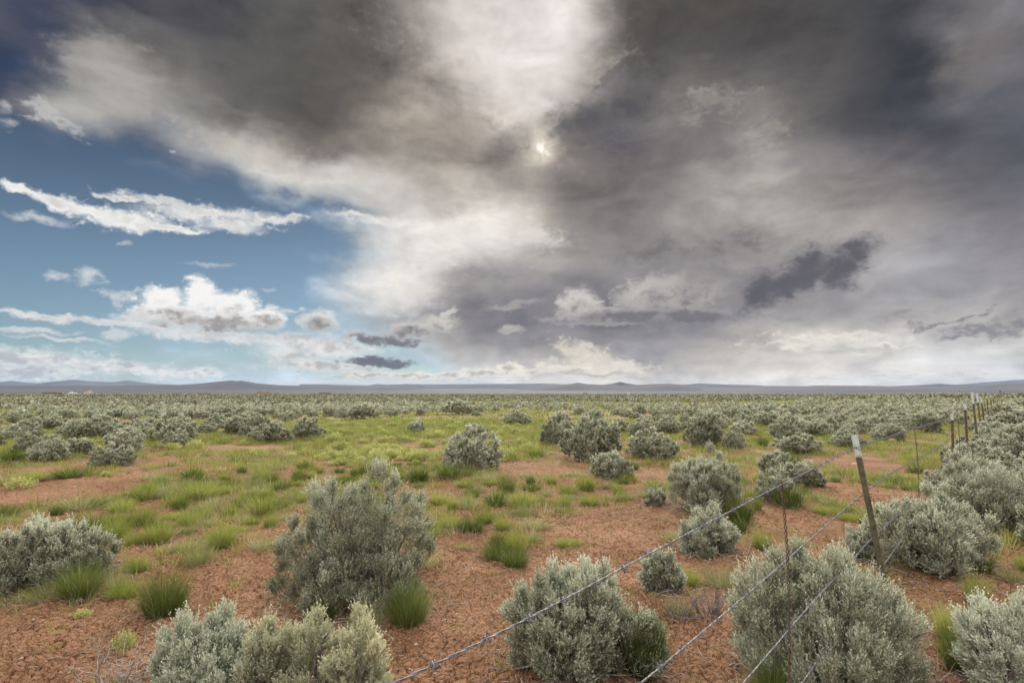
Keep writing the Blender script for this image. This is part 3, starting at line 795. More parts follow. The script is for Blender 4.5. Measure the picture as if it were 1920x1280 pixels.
building(1097, 1900, 14, 10, 4.2, M['adobe'], M['redwall'], 'tiny reddish house on the plain below the dark hills right of centre')
building(1178, 2000, 8, 7, 5.5, M['whitewall'], M['roofw'], 'tiny white house on the plain below the pointed blue peak')

# ============================================================ barbed-wire fence
VPX = 1890.0


def fence_at(px):
    """the point of the fence line seen at photograph column px"""
    k = 3.5 * (VPX - 1605.0)
    d = k / (VPX - px)
    u = ray(px, 738); u = u / u[1]
    return u[0] * d, d


def fence_line(s):
    """point at depth s along the line"""
    x1, y1 = fence_at(1605); u = ray(VPX, 738); u = u / u[1]
    # straight line through post 1 aimed at the vanishing point
    return x1 + (s - y1) * u[0], s


fr = empty('wire_fence', (*fence_line(3.5), gh(*fence_line(3.5))))
tag(fr, 'four-strand barbed-wire fence on steel posts running off to the right horizon', 'fence')
F0 = np.array(fr.location)


def fpart(name, me, parent=None, world=(0, 0, 0), **kw):
    o = bpy.data.objects.new(name, me); col.objects.link(o)
    if parent is None:
        o.parent = fr; o.location = np.array(world) - F0
    else:
        o.parent = parent; o.location = world
    return o


def tee(w=0.035, stem=0.036, th=0.004):
    # T profile: the flange faces the wires, the stem sticks out behind
    a = w / 2
    return [(-a, 0), (a, 0), (a, th), (th / 2, th), (th / 2, stem), (-th / 2, stem), (-th / 2, th), (-a, th)][::-1]


def post(px, ypix_top, cap_h, mat, lean=(0, 0), studs=True, scale=1.0, label=None, d=None):
    x, y = fence_at(px) if d is None else fence_line(d)
    g = gh(x, y)
    top = EYE + y * (738 - ypix_top) / FPX
    h = top - g
    e = empty('post', (0, 0, 0)); e.parent = fr; e.location = np.array((x, y, g)) - F0
    e.rotation_mode = 'QUATERNION'
    e.rotation_quaternion = (Matrix.Rotation(lean[1], 3, 'Y') @ Matrix.Rotation(lean[0], 3, 'X') @ Matrix.Rotation(-0.75, 3, 'Z')).to_quaternion()
    e.location.x -= math.sin(lean[1]) * h * 0.95
    m = MB(); m.prism([(a * scale, b * scale) for a, b in tee()], -0.3, h - cap_h)
    if studs:
        for q in np.arange(0.12, h - cap_h, 0.054):
            m.box(-.005, .005, -.008, 0.0, q, q + .02)
    obj('shaft', m.mesh('shaft', [mat]), e)
    m = MB(); m.prism([(a * scale * 1.06, b * scale * 1.06) for a, b in tee()], h - cap_h, h)
    if studs:
        for q in np.arange(h - cap_h + .01, h - .02, 0.054):
            m.box(-.005, .005, -.0095, 0.0, q, q + .02)
    obj('painted_top', m.mesh('painted_top', [M['cap']]), e)
    if label: e['label'] = label
    return e, (x, y, g, h)


def on_fence(px, py):
    """depth and height of the point of the fence's upright plane seen at a photograph position"""
    x1, y1 = fence_at(1605); u = ray(VPX, 738); sl = u[0] / u[1]
    d = ray(px, py)
    t = (x1 - y1 * sl) / (d[0] - d[1] * sl)
    return d[1] * t, EYE + d[2] * t


STRANDS = [   # sightings of each strand from left to right
 [(740, 1280), (955, 1179), (1207, 1043), (1458, 912), (1605, 838), (1710, 805), (1782, 782)],
 [(1203, 1280), (1420, 1098), (1550, 983), (1628, 916), (1660, 893), (1770, 833)],
 [(1395, 1279), (1515, 1138), (1640, 1003), (1740, 913)],
 [(1507, 1276), (1533, 1238), (1677, 1030)]]
WH = [1.20, 0.90, 0.60, 0.34]          # beyond the second post: heights above the ground
POSTS = [
 (1605, 812, .13, M['post'], (-0.02, -0.14), 0.95, 'nearest steel post, olive brown with a chipped white top, leaning left'),
 (1782, 775, .10, M['post_rust'], (0.0, 0.04), 1.05, 'rust brown post with a short white top, second from the camera'),
 (1806, 757, .12, M['post_rust'], (0.02, 0.0), 1.2, 'brown post with a white top just left of the tall posts'),
 (1823, 735, .30, M['post'], (0.0, -0.04), 1.35, 'tallest dark post with a long white top'),
 (1832, 740.5, .22, M['post'], (0.0, -0.04), 1.35, 'second tall dark post with a white top'),
 (1838, 744, .20, M['post_rust'], (0.02, -0.06), 1.2, None),
 (1850, 743, .10, M['post_rust'], (0, 0), 1.2, None),
 (1857, 741, .14, M['post_rust'], (0, 0), 1.2, None),
]
tops = []
for (px, pt, ch, mt, ln_, sc_, lb) in POSTS:
    e, info = post(px, pt, ch, mt, ln_, True, sc_, lb)
    tops.append((e,) + info)
for d in (35, 40, 46, 53, 61, 70, 80, 92, 106, 122):
    x, y = fence_line(d)
    pt = 738 - (gh(x, y) + 1.28 - EYE) * FPX / y
    post(0, pt, .1, M['post_rust'], (random.Random(d).uniform(-.04, .04), 0), False, 1.0, d=d)


# strands run from post to post with a little sag
def strand_pts(q, y0, y1, step):
    ys = [y0]
    while ys[-1] < y1: ys.append(ys[-1] + step * max(1.0, ys[-1] / 3.0))
    ys = np.array(ys)
    x1, y1_ = fence_at(1605); u = ray(VPX, 738); sl = u[0] / u[1]
    xs = x1 + (ys - y1_) * sl
    K_ = sorted(on_fence(*p) for p in STRANDS[q])
    kd = [k[0] for k in K_]; kz = [k[1] for k in K_]
    g9 = gh(*fence_line(9.23))
    if kd[-1] < 9: kd.append(9.23); kz.append(g9 + WH[q])
    zn = np.interp(ys, kd, kz)
    # round the kinks off a little
    if y1 < 12:
        w = np.hanning(61); w /= w.sum(); zn = np.convolve(np.pad(zn, 30, mode='edge'), w, mode='valid')
    zf = ground_low(xs, ys) + WH[q]
    f = np.clip((ys - kd[-1]) / 2.5, 0, 1)
    return np.stack([xs, ys, zn * (1 - f) + zf * f], -1)


for q, hh in enumerate(WH):
    wm = MB()
    # near stretch: two strands really twisted round each other
    P0 = strand_pts(q, -1.2 if q < 2 else -.6, 9.0, 0.009)
    seg = np.r_[0, np.cumsum(np.linalg.norm(np.diff(P0, axis=0), axis=1))]
    t = np.gradient(P0, axis=0); t /= np.linalg.norm(t, axis=1)[:, None]
    a = np.cross(t, (0, 0, 1)); a /= np.linalg.norm(a, axis=1)[:, None]; b = np.cross(t, a)
    for s in (0, math.pi):
        ph = seg / 0.075 * 2 * math.pi + s
        wm.tube(P0 + 0.0014 * (a * np.cos(ph)[:, None] + b * np.sin(ph)[:, None]), 0.00125, 5)
    P1 = strand_pts(q, 9.0, 132.0, 0.35)
    P1[0] = P0[-1]
    wm.tube(P1, np.maximum(0.0036, 0.0036 + (P1[:, 1] - 9) * 0.00006), 5)
    wo_ = fpart('barbed_wire', wm.mesh('barbed_wire', [M['wire']], smooth=True))
    wo_.location = -F0
    # barbs every 12 cm: a coil with four points
    rb = random.Random(50 + q)
    s_at = 0.06
    while s_at < seg[-1]:
        i = int(np.searchsorted(seg, s_at)); i = min(i, len(P0) - 1)
        p = P0[i]
        if 0.35 < p[1] < 8.5:
            bm_ = MB(); ph = rb.uniform(0, 6.28)
            co = np.linspace(0, 4 * math.pi, 22)
            bm_.tube(np.stack([0.0055 * np.cos(co), np.linspace(-.006, .006, 22), 0.0055 * np.sin(co)], -1), 0.0011, 4)
            for r_ in range(4):
                an = ph + r_ * math.pi / 2 + rb.uniform(-.3, .3)
                bm_.tube([(0.004 * math.cos(an), (-1) ** r_ * .005, 0.004 * math.sin(an)), (0.017 * math.cos(an), (-1) ** r_ * .007, 0.017 * math.sin(an))], [0.0012, 0.0006], 4)
            bo = bpy.data.objects.new('barb', bm_.mesh('barb', [M['wire']])); col.objects.link(bo)
            bo.parent = wo_; bo.location = p; bo.rotation_euler = (0, 0, -math.atan2(t[i][0], t[i][1]))
        s_at += 0.12 + rb.uniform(-.008, .008)
    # clips where the strand crosses a post
    for (e, x, y, g, h) in tops[:5]:
        zc = float(np.interp(y, P0[:, 1], P0[:, 2])) if y < 9 else float(np.interp(y, P1[:, 1], P1[:, 2]))
        if .1 < zc - g < h - .03:
            cm = MB(); an = np.linspace(0, 2 * math.pi, 14)
            cm.tube(np.stack([0.03 * np.cos(an), 0.028 * np.sin(an), 0.006 * np.sin(2 * an)], -1), 0.0018, 4, False)
            fpart('wire_clip', cm.mesh('wire_clip', [M['wire_rust']]), e, (0, 0, zc - g))

# twisted wire stays between the posts
for (px, zt, zb) in ((958, 1.10, -.02), (1458, 1.17, .05), (1710, 1.2, .05), (1792, 1.14, .1), (1846, 1.14, .2)):
    x, y = fence_at(px)
    g = gh(x, y)
    n = 160 if y < 7 else 40
    zz = np.linspace(zt, zb, n) + (gh(*fence_line(3.5)) if y < 7 else g)
    sm = MB()
    if px == 958:      # a plain single wire
        sm.tube(np.stack([0.01 * np.sin(zz * 7), 0 * zz, zz], -1), 0.0011, 4)
    for s in ((0, math.pi) if px != 958 else ()):
        ph = np.linspace(0, 2 * math.pi * 24, n) + s
        rr_ = 0.0042 if y < 7 else 0.003
        wob = 0.012 * np.sin(np.linspace(0, 5, n))
        sm.tube(np.stack([rr_ * np.cos(ph) + wob, rr_ * np.sin(ph), zz], -1), 0.0022 if y < 7 else 0.004, 4)
    fpart('wire_stay', sm.mesh('wire_stay', [M['wire_rust']], smooth=True), None, (x, y, 0))


# ============================================================ vegetation
def unit(v):
    return v / (np.linalg.norm(v, axis=-1, keepdims=True) + 1e-9)


def leaves(P, Dr, L, K, ll, lw, rng, spread=0.62, start=0.05):
    """K small wedge leaves round each of the twigs (P start, Dr direction, L length): one triangle each, wide end out"""
    n = len(P)
    s = start + (1 - start) * (np.arange(K)[None, :] + rng.random((n, K))) / K
    B = P[:, None] + Dr[:, None] * (s * L[:, None])[..., None]
    r = unit(rng.normal(size=(n, K, 3)))
    r = unit(r - (r * Dr[:, None]).sum(-1, keepdims=True) * Dr[:, None])
    ld = unit(Dr[:, None] * (1.0 - 0.2 * s[..., None]) + r * spread * (1.15 - 0.5 * s[..., None]))
    side = unit(np.cross(ld, unit(rng.normal(size=(n, K, 3)))))
    lk = ll * (0.7 + 0.6 * rng.random((n, K)))[..., None]
    wk = lw * (0.7 + 0.6 * rng.random((n, K)))[..., None]
    T = B + ld * lk
    V = np.stack([B, T + side * wk, T + ld * wk * 0.5 - side * wk], 2).reshape(-1, 3)
    return V, np.arange(len(V)).reshape(-1, 3)


def boughs(seed, n):
    """a shrub is several boughs leaning outwards, with dark gaps between them"""
    r = random.Random(seed * 7 + 1); out = []
    for i in range(n):
        a = i * 2.4 + r.uniform(-.4, .4); q = math.sqrt((i + .6) / n) * r.uniform(.82, 1.05)
        s = r.uniform(.28, .44)
        top = (1.0 - .42 * q * q) * r.uniform(.82, 1.06)
        out.append((math.cos(a) * q * .74, math.sin(a) * q * .74, max(.1, top - .84 * .42), s, s, .42 * r.uniform(.8, 1.15)))
    return out


def bush_parts(W, Dp, H, n_pl, n_sp, K, ll, lw, seed, sprig=0.07, lumps=None, cream=0.0, sparse_low=0.25, upright=0.8, pl_r=0.105):
    """plumes (tight upright clumps) set over the crown, each a cushion of leafy twigs; returns leaf geometry, cream mask, plume centres"""
    rng = np.random.default_rng(seed)
    lumps = lumps or boughs(seed, 9 if n_pl > 60 else 6)
    C = []; OUT = []
    tries = 0
    vol = np.array([l[3] * l[5] for l in lumps]); vol = vol / vol.sum()
    while len(C) < n_pl and tries < n_pl * 60:
        tries += 1
        li = rng.choice(len(lumps), p=vol)
        lx, ly, lz, lw_, ld_, lh = lumps[li]
        d = rng.normal(size=3); d[2] = abs(d[2]) * 1.0 - 0.18 if lz < .04 else d[2] * .9 + .2
        d = d / np.linalg.norm(d)
        ph = math.atan2(d[1], d[0])
        rmod = 0.80 + 0.13 * math.sin(3 * ph + seed) + 0.13 * math.sin(5 * ph + 2 * seed + li + 4 * d[2]) + 0.16 * rng.normal()
        u = (1.0 if rng.random() < 0.86 else rng.uniform(0.4, 0.9)) * np.clip(rmod, 0.5, 1.12)
        # stems flare from a narrow base
        c = np.array([lx * W / 2 + d[0] * u * W / 2 * lw_ * 0.86, ly * Dp / 2 + d[1] * u * Dp / 2 * ld_ * 0.86, (lz + max(d[2], -0.05 if lz < .04 else -1) * u * 0.84 * lh) * H])
        c[2] = max(c[2] + (0.13 * H * (1 - d[2]) * (1 + sparse_low) if lz < .04 else 0), (0.09 + .12 * sparse_low) * H)
        r = pl_r * math.sqrt(W * H) * 0.8
        if any(np.linalg.norm((c - q) / np.array([1, 1, 1.3])) < r * 1.6 for q in C): continue
        C.append(c); OUT.append(unit(np.array([d[0], d[1], d[2] * 0.8 + 0.25])))
    C = np.array(C); OUT = np.array(OUT); n = len(C)
    r = pl_r * math.sqrt(W * H) * rng.uniform(0.6, 1.3, n) * 0.82
    m = rng.normal(size=(n, n_sp, 3))
    m = unit(m + OUT[:, None] * 0.8 + np.array([0, 0, 0.75]))
    rad = r[:, None, None] * (0.35 + 0.65 * rng.random((n, n_sp, 1)) ** 0.5)
    P = C[:, None] + m * rad * np.array([0.95, 0.95, 1.25])
    Dr = unit(np.array([0, 0, 1.0]) * upright + OUT[:, None] * 0.45 + m * 0.55 + rng.normal(size=m.shape) * 0.2)
    Ls = sprig * (0.55 + 0.9 * rng.random((n, n_sp)))
    top = (C[:, 2] > 0.55 * H)[:, None]
    Ls = np.where(top & (rng.random((n, n_sp)) < 0.3), Ls * 1.55, Ls)
    P = P.reshape(-1, 3); Dr = Dr.reshape(-1, 3); Ls = Ls.ravel()
    P[:, 2] = np.maximum(P[:, 2], 0.03)
    V, F = leaves(P - Dr * Ls[:, None] * 0.5, Dr, Ls, K, ll, lw, rng)
    cm = np.repeat(rng.random(len(P)) < cream * np.clip(0.3 + 1.4 * P[:, 2] / H, 0, 1.5), K).astype(int)
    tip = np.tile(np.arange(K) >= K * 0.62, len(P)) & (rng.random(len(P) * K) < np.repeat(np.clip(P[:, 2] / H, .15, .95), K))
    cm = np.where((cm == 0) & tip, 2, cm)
    return V, F, cm, C, OUT


def stems_mesh(C, H, seed, mat, r0=0.014, k=5, twigs=True, max_n=70):
    rng = np.random.default_rng(seed + 5)
    mb = MB()
    idx = rng.permutation(len(C))[:max_n]
    for i in idx:
        c = C[i]
        b0 = np.array([c[0] * 0.12 + rng.normal() * 0.02, c[1] * 0.12 + rng.normal() * 0.02, -0.05])
        mid = b0 * 0.5 + c * 0.5; mid[2] *= 0.72; mid += rng.normal(size=3) * 0.09 * np.linalg.norm(c) * np.array([1, 1, .5])
        t = np.linspace(0, 1, 8)[:, None]
        pts = (1 - t) ** 2 * b0 + 2 * t * (1 - t) * mid + t ** 2 * c
        pts[1:-1] += rng.normal(size=(6, 3)) * 0.012
        rr = np.linspace(r0 * rng.uniform(.6, 1.2), 0.003, 8)
        mb.tube(pts, rr, k, False)
        if twigs:
            for _ in range(3):
                j = rng.integers(3, 8); s = pts[j]
                e = s + unit(rng.normal(size=3) + np.array([0, 0, .6])) * rng.uniform(.06, .16)
                mb.tube([s, (s + e) / 2 + rng.normal(size=3) * .012, e], [0.0035, 0.0025, 0.0012], 4, False)
    return mb.mesh('branches', [mat], smooth=True)


def make_bush(seed, W=1.0, Dp=1.0, H=0.8, lod=0, base='sage', **kw):
    a = dict(n_pl=95, n_sp=30, K=34, ll=.016, lw=.0046, sprig=.09, pl_r=.08)
    if lod == 1: a = dict(n_pl=85, n_sp=18, K=17, ll=.026, lw=.0085, sprig=.085, pl_r=.09)
    if lod == 2: a = dict(n_pl=50, n_sp=12, K=10, ll=.042, lw=.015, sprig=.11, pl_r=.11)
    a.update(kw)
    V, F, cm, C, OUT = bush_parts(W, Dp, H, seed=seed, **a)
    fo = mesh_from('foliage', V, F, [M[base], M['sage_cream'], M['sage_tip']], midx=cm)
    st = stems_mesh(C, H, seed, M['bark'], r0=(.015, .013, .018)[lod], k=(6, 4, 3)[lod], twigs=lod < 2, max_n=(80, 30, 10)[lod])
    return fo, st


def place_bush(me, x, y, z, rz, scale, label, group=None, name='sagebrush'):
    e = empty(name, (x, y, z), rz)
    e.scale = scale if isinstance(scale, tuple) else (scale,) * 3
    obj('foliage', me[0], e); obj('branches', me[1], e)
    tag(e, label, 'sagebrush', group)
    return e


G_NEAR = 'sagebrush shrubs close to the camera'
G_MID = 'sagebrush shrubs in the middle distance'
G_FAR = 'sagebrush shrubs out on the plain'
occupied = []                                     # (x, y, radius) of what already stands on the ground

# hero shrubs: px centre, px base, px width, px height, options, label
HERO = [
 (660, 1160, 305, 300, dict(lumps=[(-.66, 0, .14, .36, .4, .24), (-.1, -.5, .12, .36, .4, .22), (.5, -.35, .13, .36, .4, .22), (-.52, -.1, .40, .36, .4, .22), (.02, -.3, .38, .34, .4, .22), (.68, 0, .40, .32, .4, .24), (-.26, 0, .62, .30, .36, .24), (.34, .05, .66, .30, .36, .25), (.66, .1, .54, .24, .3, .2), (-.3, .3, .5, .34, .36, .25), (0, .3, .2, .6, .5, .3)], n_pl=300), 'tallest grey-green sagebrush standing alone left of the centre foreground'),
 (62, 1115, 270, 140, dict(n_pl=150), 'wide low pale sagebrush cut off by the left edge with grass under it'),
 (375, 1400, 250, 228, dict(sparse_low=.5, n_pl=110, upright=1.1, base='sage_mint'), 'pale mint sagebrush at the bottom edge left of the cream-tipped one'),
 (585, 1400, 270, 226, dict(cream=.7, n_pl=70, sparse_low=.8, base='sage_mint', lumps=[(-.6, 0, .45, .4, .5, .42), (-.1, .1, .5, .42, .5, .42), (.62, -.1, .5, .36, .5, .42), (.7, 0, .2, .32, .5, .4)]), 'sparse sagebrush with cream yellow tips and bare twisted branches at the bottom edge'),
 (1085, 1290, 300, 218, dict(sparse_low=.45, n_pl=170, sprig=.09), 'sagebrush behind the near end of the top wire, dark green grass on its right'),
 (1240, 1115, 80, 88, dict(n_pl=40), 'small rounded sagebrush behind the wire-crossed one near the bottom centre'),
 (1548, 1330, 395, 300, dict(n_pl=300, upright=1.15, sprig=.105), 'broadest sagebrush in front of the nearest post, crossed by the wires'),
 (1898, 1335, 190, 190, dict(n_pl=110, base='sage_mint'), 'whitish sagebrush in the bottom right corner'),
 (1745, 1085, 255, 138, dict(n_pl=150), 'domed sagebrush right behind the foot of the nearest post'),
 (1620, 1052, 95, 75, dict(n_pl=36), 'thin low sagebrush left of the foot of the nearest post'),
 (1858, 1002, 250, 138, dict(n_pl=180), 'large dense sagebrush at the right edge with bare soil below it'),
 (1322, 1046, 130, 86, dict(n_pl=90), 'low sagebrush under the wire, in front of the bigger one with grass at its foot'),
 (1327, 968, 158, 112, dict(n_pl=130), 'round sagebrush with grass at its right foot, left of the first wire stay'),
 (1456, 948, 88, 78, dict(n_pl=48), 'sagebrush behind the first twisted wire stay with deep green grass under it'),
 (1232, 948, 48, 34, dict(n_pl=24), 'very small pale sagebrush left of the round one with grass at its foot'),
]
MIDS = [
 (1147, 900, 84, 46, 'small neat sagebrush in front of the big middle-distance one right of centre'),
 (1108, 866, 122, 72, 'big sagebrush right of centre with a smaller one at its front right'),
 (1040, 833, 62, 46, 'sagebrush touching the left rear of the big one right of centre'),
 (1226, 860, 98, 50, 'dark-hearted rounded sagebrush in the middle distance left of the fence'),
 (1322, 838, 92, 60, 'tall loose sagebrush behind the dark-hearted rounded one'),
 (1376, 842, 40, 38, 'narrow sagebrush at the right side of the tall loose one'),
 (1256, 812, 60, 26, 'low sagebrush behind the dark-hearted rounded one, farther off'),
 (1470, 826, 62, 40, 'sagebrush left of the nearest post top with a grass clump in front'),
 (1500, 852, 84, 34, 'low wide sagebrush just left of the nearest post top'),
 (1590, 838, 60, 26, 'sagebrush directly behind the top of the nearest post'),
 (1700, 800, 56, 20, 'small sagebrush beyond the top wire between the two brown posts'),
 (1660, 818, 60, 22, 'low sagebrush beyond the wire right of the nearest post top'),
 (972, 797, 54, 24, 'sagebrush in the open green flat straight ahead'),
 (858, 778, 62, 24, 'dark sagebrush in the far green flat left of straight ahead'),
 (325, 828, 88, 44, 'large dome-shaped sagebrush in the left middle distance, bare soil at its right'),
 (160, 824, 90, 38, 'spreading sagebrush left of the large dome-shaped one'),
 (60, 850, 66, 36, 'pale flat-topped sagebrush near the left edge beside deep green grass'),
 (252, 820, 52, 30, 'small sagebrush with a green base just left of the large dome-shaped one'),
 (385, 812, 46, 20, 'low sagebrush at the right side of the large dome-shaped one'),
 (450, 814, 66, 34, 'sagebrush with grass in front in the left middle distance'),
 (508, 830, 72, 36, 'dark-bodied sagebrush by the red soil patch in the left middle distance'),
 (575, 822, 62, 34, 'grey twiggy sagebrush right of the dark-bodied one'),
 (90, 806, 64, 26, 'sagebrush behind the spreading one in the far left'),
 (680, 785, 60, 24, 'sagebrush on the plain above the tallest foreground one'),
]
RIGHT = [   # the thick belt on the far side of the fence
 (1800, 935, 110, 72), (1850, 900, 130, 80), (1920, 880, 120, 90), (1800, 880, 70, 50), (1880, 845, 110, 60), (1830, 850, 80, 40), (1930, 820, 100, 60),
 (1860, 815, 80, 40), (1900, 795, 80, 40), (1840, 808, 50, 26), (1915, 775, 60, 26), (1880, 780, 60, 28), (1955, 940, 120, 90), (1990, 1040, 150, 100),
]
protos0 = {}
for i, (px, pb, w, h, o_, lb) in enumerate(HERO):
    x, y, z = on_ground(px, pb)
    k = y / FPX
    W, H = w * k * .93, h * k * {6: .82, 4: .78, 0: .87, 1: .78, 2: .84}.get(i, .88)
    a = dict(o_)
    y2 = y + W * 0.28                              # the base seen is the front rim
    s = y2 / y
    near = y < 4.2
    me = make_bush(100 + i, W * s, W * s * 0.85, H * s, lod=0, **({**dict(n_sp=60 if near else 44, K=20 if near else 15, ll=.0125 if near else .0155, lw=.0030 if near else .0042), **a}))
    place_bush(me, x * s, y2, gh(x * s, y2) - 0.02, 0, 1.0, lb, G_NEAR)
    occupied.append((x * s, y2, W * s * 0.5))

P1 = [make_bush(200 + i, 1.0, 0.95, (0.62, 0.5, 0.7, 0.56, 0.66)[i], lod=1, base='sage_mid', lumps=[None, None, [(-.1, 0, 0, .8, 1, 1), (.5, 0, 0, .5, .8, .7)], None, None][i]) for i in range(5)]
P2 = [make_bush(300 + i, 1.0, 0.95, (0.6, 0.48, 0.66, 0.54)[i], lod=2, base='sage_mid') for i in range(4)]
HP1 = (0.62, 0.5, 0.7, 0.56, 0.66); HP2 = (0.6, 0.48, 0.66, 0.54)
rg = random.Random(4)


def place_px(px, pb, w, h, lb, group, depth=None):
    x, y, z = on_ground(px, pb)
    s_ = 1 + 0.25 * w / FPX
    x, y = x * s_, y * s_
    k = y / FPX
    W, H = w * k, h * k
    if y < 26: j = rg.randrange(5); me, h0 = P1[j], HP1[j]
    else: j = rg.randrange(4); me, h0 = P2[j], HP2[j]
    place_bush(me, x, y, gh(x, y) - .02, rg.choice((0, math.pi)) + rg.uniform(-.6, .6), (W * 1.05, W * rg.uniform(.85, 1.1), H / h0 * 1.05), lb, group)
    occupied.append((x, y, W * .5))


for (px, pb, w, h, lb) in MIDS: place_px(px, pb, w, h, lb, G_MID)
for k, (px, pb, w, h) in enumerate(RIGHT):
    place_px(px, pb, w, h * .8, 'grey-green sagebrush in the thick belt on the right side of the fence', 'sagebrush belt right of the fence')

n_bush = len(HERO) + len(MIDS) + len(RIGHT)


def free(x, y, r):
    return all((x - a) ** 2 + (y - b) ** 2 > (r * 0.8 + c) ** 2 for a, b, c in occupied[-900:])


def side_of_fence(x, y):
    fx = fence_line(y)[0]
    return x - fx                                   # > 0: beyond the fence, on the right


place_bush(P1[0], .895 * 66, 66, gh(.895 * 66, 66) - .05, .4, (1.5, 1.2, 1.35), 'single dark shrub breaking the skyline at the far right edge', G_MID)
n_bush += 1
# random shrubs further out; the nearest ones stay single objects, the mass beyond is one object
rs = np.random.default_rng(8)
cand = []
grid = {}


def density(x, y, r):
    d = 0.9 * min(1.0, max(0.0, (r - 12) / 10)) + 0.1
    n = float(fbm(np.array([x * 0.07]), np.array([y * 0.07]), 3, 77)[0])
    d *= np.clip(0.75 + 2.6 * n, 0.08, 1.5)
    if r < 12: d = 0.06
    if side_of_fence(x, y) > 0.3: d = 1.5
    elif side_of_fence(x, y) > -2.2: d *= 0.12      # the bare track along the fence
    # open green flat straight ahead
    px = 960 + FPX * x / y
    if 640 < px < 1000 and 12 < r < 34: d *= 0.2
    elif px <= 640 and r < 42: d *= 0.55
    return d


for (r0, r1, cell) in ((6.0, 60.0, 1.15), (60.0, 170.0, 1.45)):
    nx = int(2 * r1 / cell)
    gx, gy = np.meshgrid(np.arange(-nx // 2, nx // 2), np.arange(0, int(r1 / cell)))
    xs = (gx + rs.random(gx.shape)) * cell; ys = (gy + rs.random(gx.shape)) * cell
    for x, y in zip(xs.ravel(), ys.ravel()):
        r = math.hypot(x, y)
        if r < r0 or r >= r1 or y < 4 or abs(x) > y * 0.98: continue
        if rs.random() > density(x, y, r) * (0.72 if r < 45 else 0.6): continue
        cand.append((r, x, y))
cand.sort()
far_list = []
for (r, x, y) in cand:
    W = rs.uniform(.55, 1.25) * (0.95 if side_of_fence(x, y) > 0 else 1.0)
    if r < 26: W = max(W, .85)
    if r < 45:
        if not free(x, y, W * .5): continue
        if side_of_fence(x, y) < 0.3 and (abs(side_of_fence(x, y)) < .5): continue
    if n_bush < 298:
        px = 960 + FPX * x / y
        inview = -60 < px < 1990
        if not inview: continue
        if r < 22: me = P1[rs.integers(5)]
        else: me = P2[rs.integers(4)]
        side = side_of_fence(x, y)
        if side > 0: lb, gp = 'grey-green sagebrush in the thick belt on the right side of the fence', 'sagebrush belt right of the fence'
        elif x < -4: lb, gp = 'ordinary grey-green sagebrush of the scattered ones on the left half of the plain', G_FAR + ', left'
        elif x < 4: lb, gp = 'ordinary grey-green sagebrush of the scattered ones on the plain straight ahead', G_FAR + ', centre'
        else: lb, gp = 'ordinary grey-green sagebrush of the scattered ones on the plain left of the fence', G_FAR + ', right'
        place_bush(me, x, y, gh(x, y) - .03, rs.uniform(0, 6.28), (W, W * rs.uniform(.8, 1.1), W * rs.uniform(.75, 1.05)), lb, gp)
        occupied.append((x, y, W * .45)); n_bush += 1
    else:
        far_list.append((x, y, W))


def far_mass(pts, n_leaf, size, seed, name, mats, flat=0.62, zlift=0.0):
    """many small shrubs or tufts in one mesh: leaf-sized faces filling domes"""
    rng = np.random.default_rng(seed)
    P = np.array(pts); n = len(P)
    Z = ground_low(P[:, 0], P[:, 1])
    W = P[:, 2]
    c = rng.normal(size=(n, n_leaf, 3)); c[..., 2] = np.abs(c[..., 2]); c = unit(c)
    H = (flat * rng.uniform(.75, 1.2, n))
    lump = 0.75 + 0.3 * np.sin(c[..., 0] * 5 + rng.random(n)[:, None] * 6) * np.cos(c[..., 1] * 4 + rng.random(n)[:, None] * 6)
    u = lump * rng.uniform(.75, 1.05, (n, n_leaf))
    Q = np.stack([P[:, 0, None] + c[..., 0] * u * W[:, None] * .5, P[:, 1, None] + c[..., 1] * u * W[:, None] * .5,
                  Z[:, None] + zlift + c[..., 2] * u * (W * H)[:, None]], -1)
    a = unit(rng.normal(size=Q.shape)); b = unit(np.cross(a, unit(rng.normal(size=Q.shape) + c)))
    s = size * rng.uniform(.6, 1.4, (n, n_leaf, 1)) * W[:, None, None]
    V = np.stack([Q - a * s * .5, Q + a * s * .5, Q + b * s + np.array([0, 0, .3]) * s], 2).reshape(-1, 3)
    return mesh_from(name, V, np.arange(len(V)).reshape(-1, 3), mats)


near_far = [p for p in far_list if math.hypot(p[0], p[1]) < 75]
mid_far = [p for p in far_list if math.hypot(p[0], p[1]) >= 75]
# beyond 170 m: sparser bookkeeping, same density to the eye
vf = []
for (r0, r1, nn, wmul) in ((170, 320, 9000, 1.0), (320, 700, 9000, 1.5), (700, 1500, 6000, 2.6)):
    rr_ = np.sqrt(rs.uniform(r0 ** 2, r1 ** 2, nn)); aa_ = rs.uniform(-R(46), R(46), nn)
    nn_ = fbm(rr_ * np.sin(aa_) * .018, rr_ * np.cos(aa_) * .009, 3, 66) + .9 * rs.random(nn)
    for r, a, q_ in zip(rr_, aa_, nn_):
        if q_ > .12: vf.append((r * math.sin(a), r * math.cos(a), rs.uniform(.8, 1.5) * wmul))
for k, (pts, nl, sz, sd) in enumerate(((near_far, 240, .11, 1), (mid_far, 90, .17, 2), (vf, 26, .32, 3))):
    tag(obj('sagebrush', far_mass(pts, nl, sz, 500 + sd, 'sagebrush', [M['sage_far'] if k else M['sage']], flat=.62 if k < 2 else .3)),
        ('sagebrush scrub that covers the plain behind the nearer shrubs', 'mass of small sagebrush farther out on the plain', 'farthest sagebrush that merges into a grey-green sheet below the hills')[k], 'scrub', None, 'stuff')


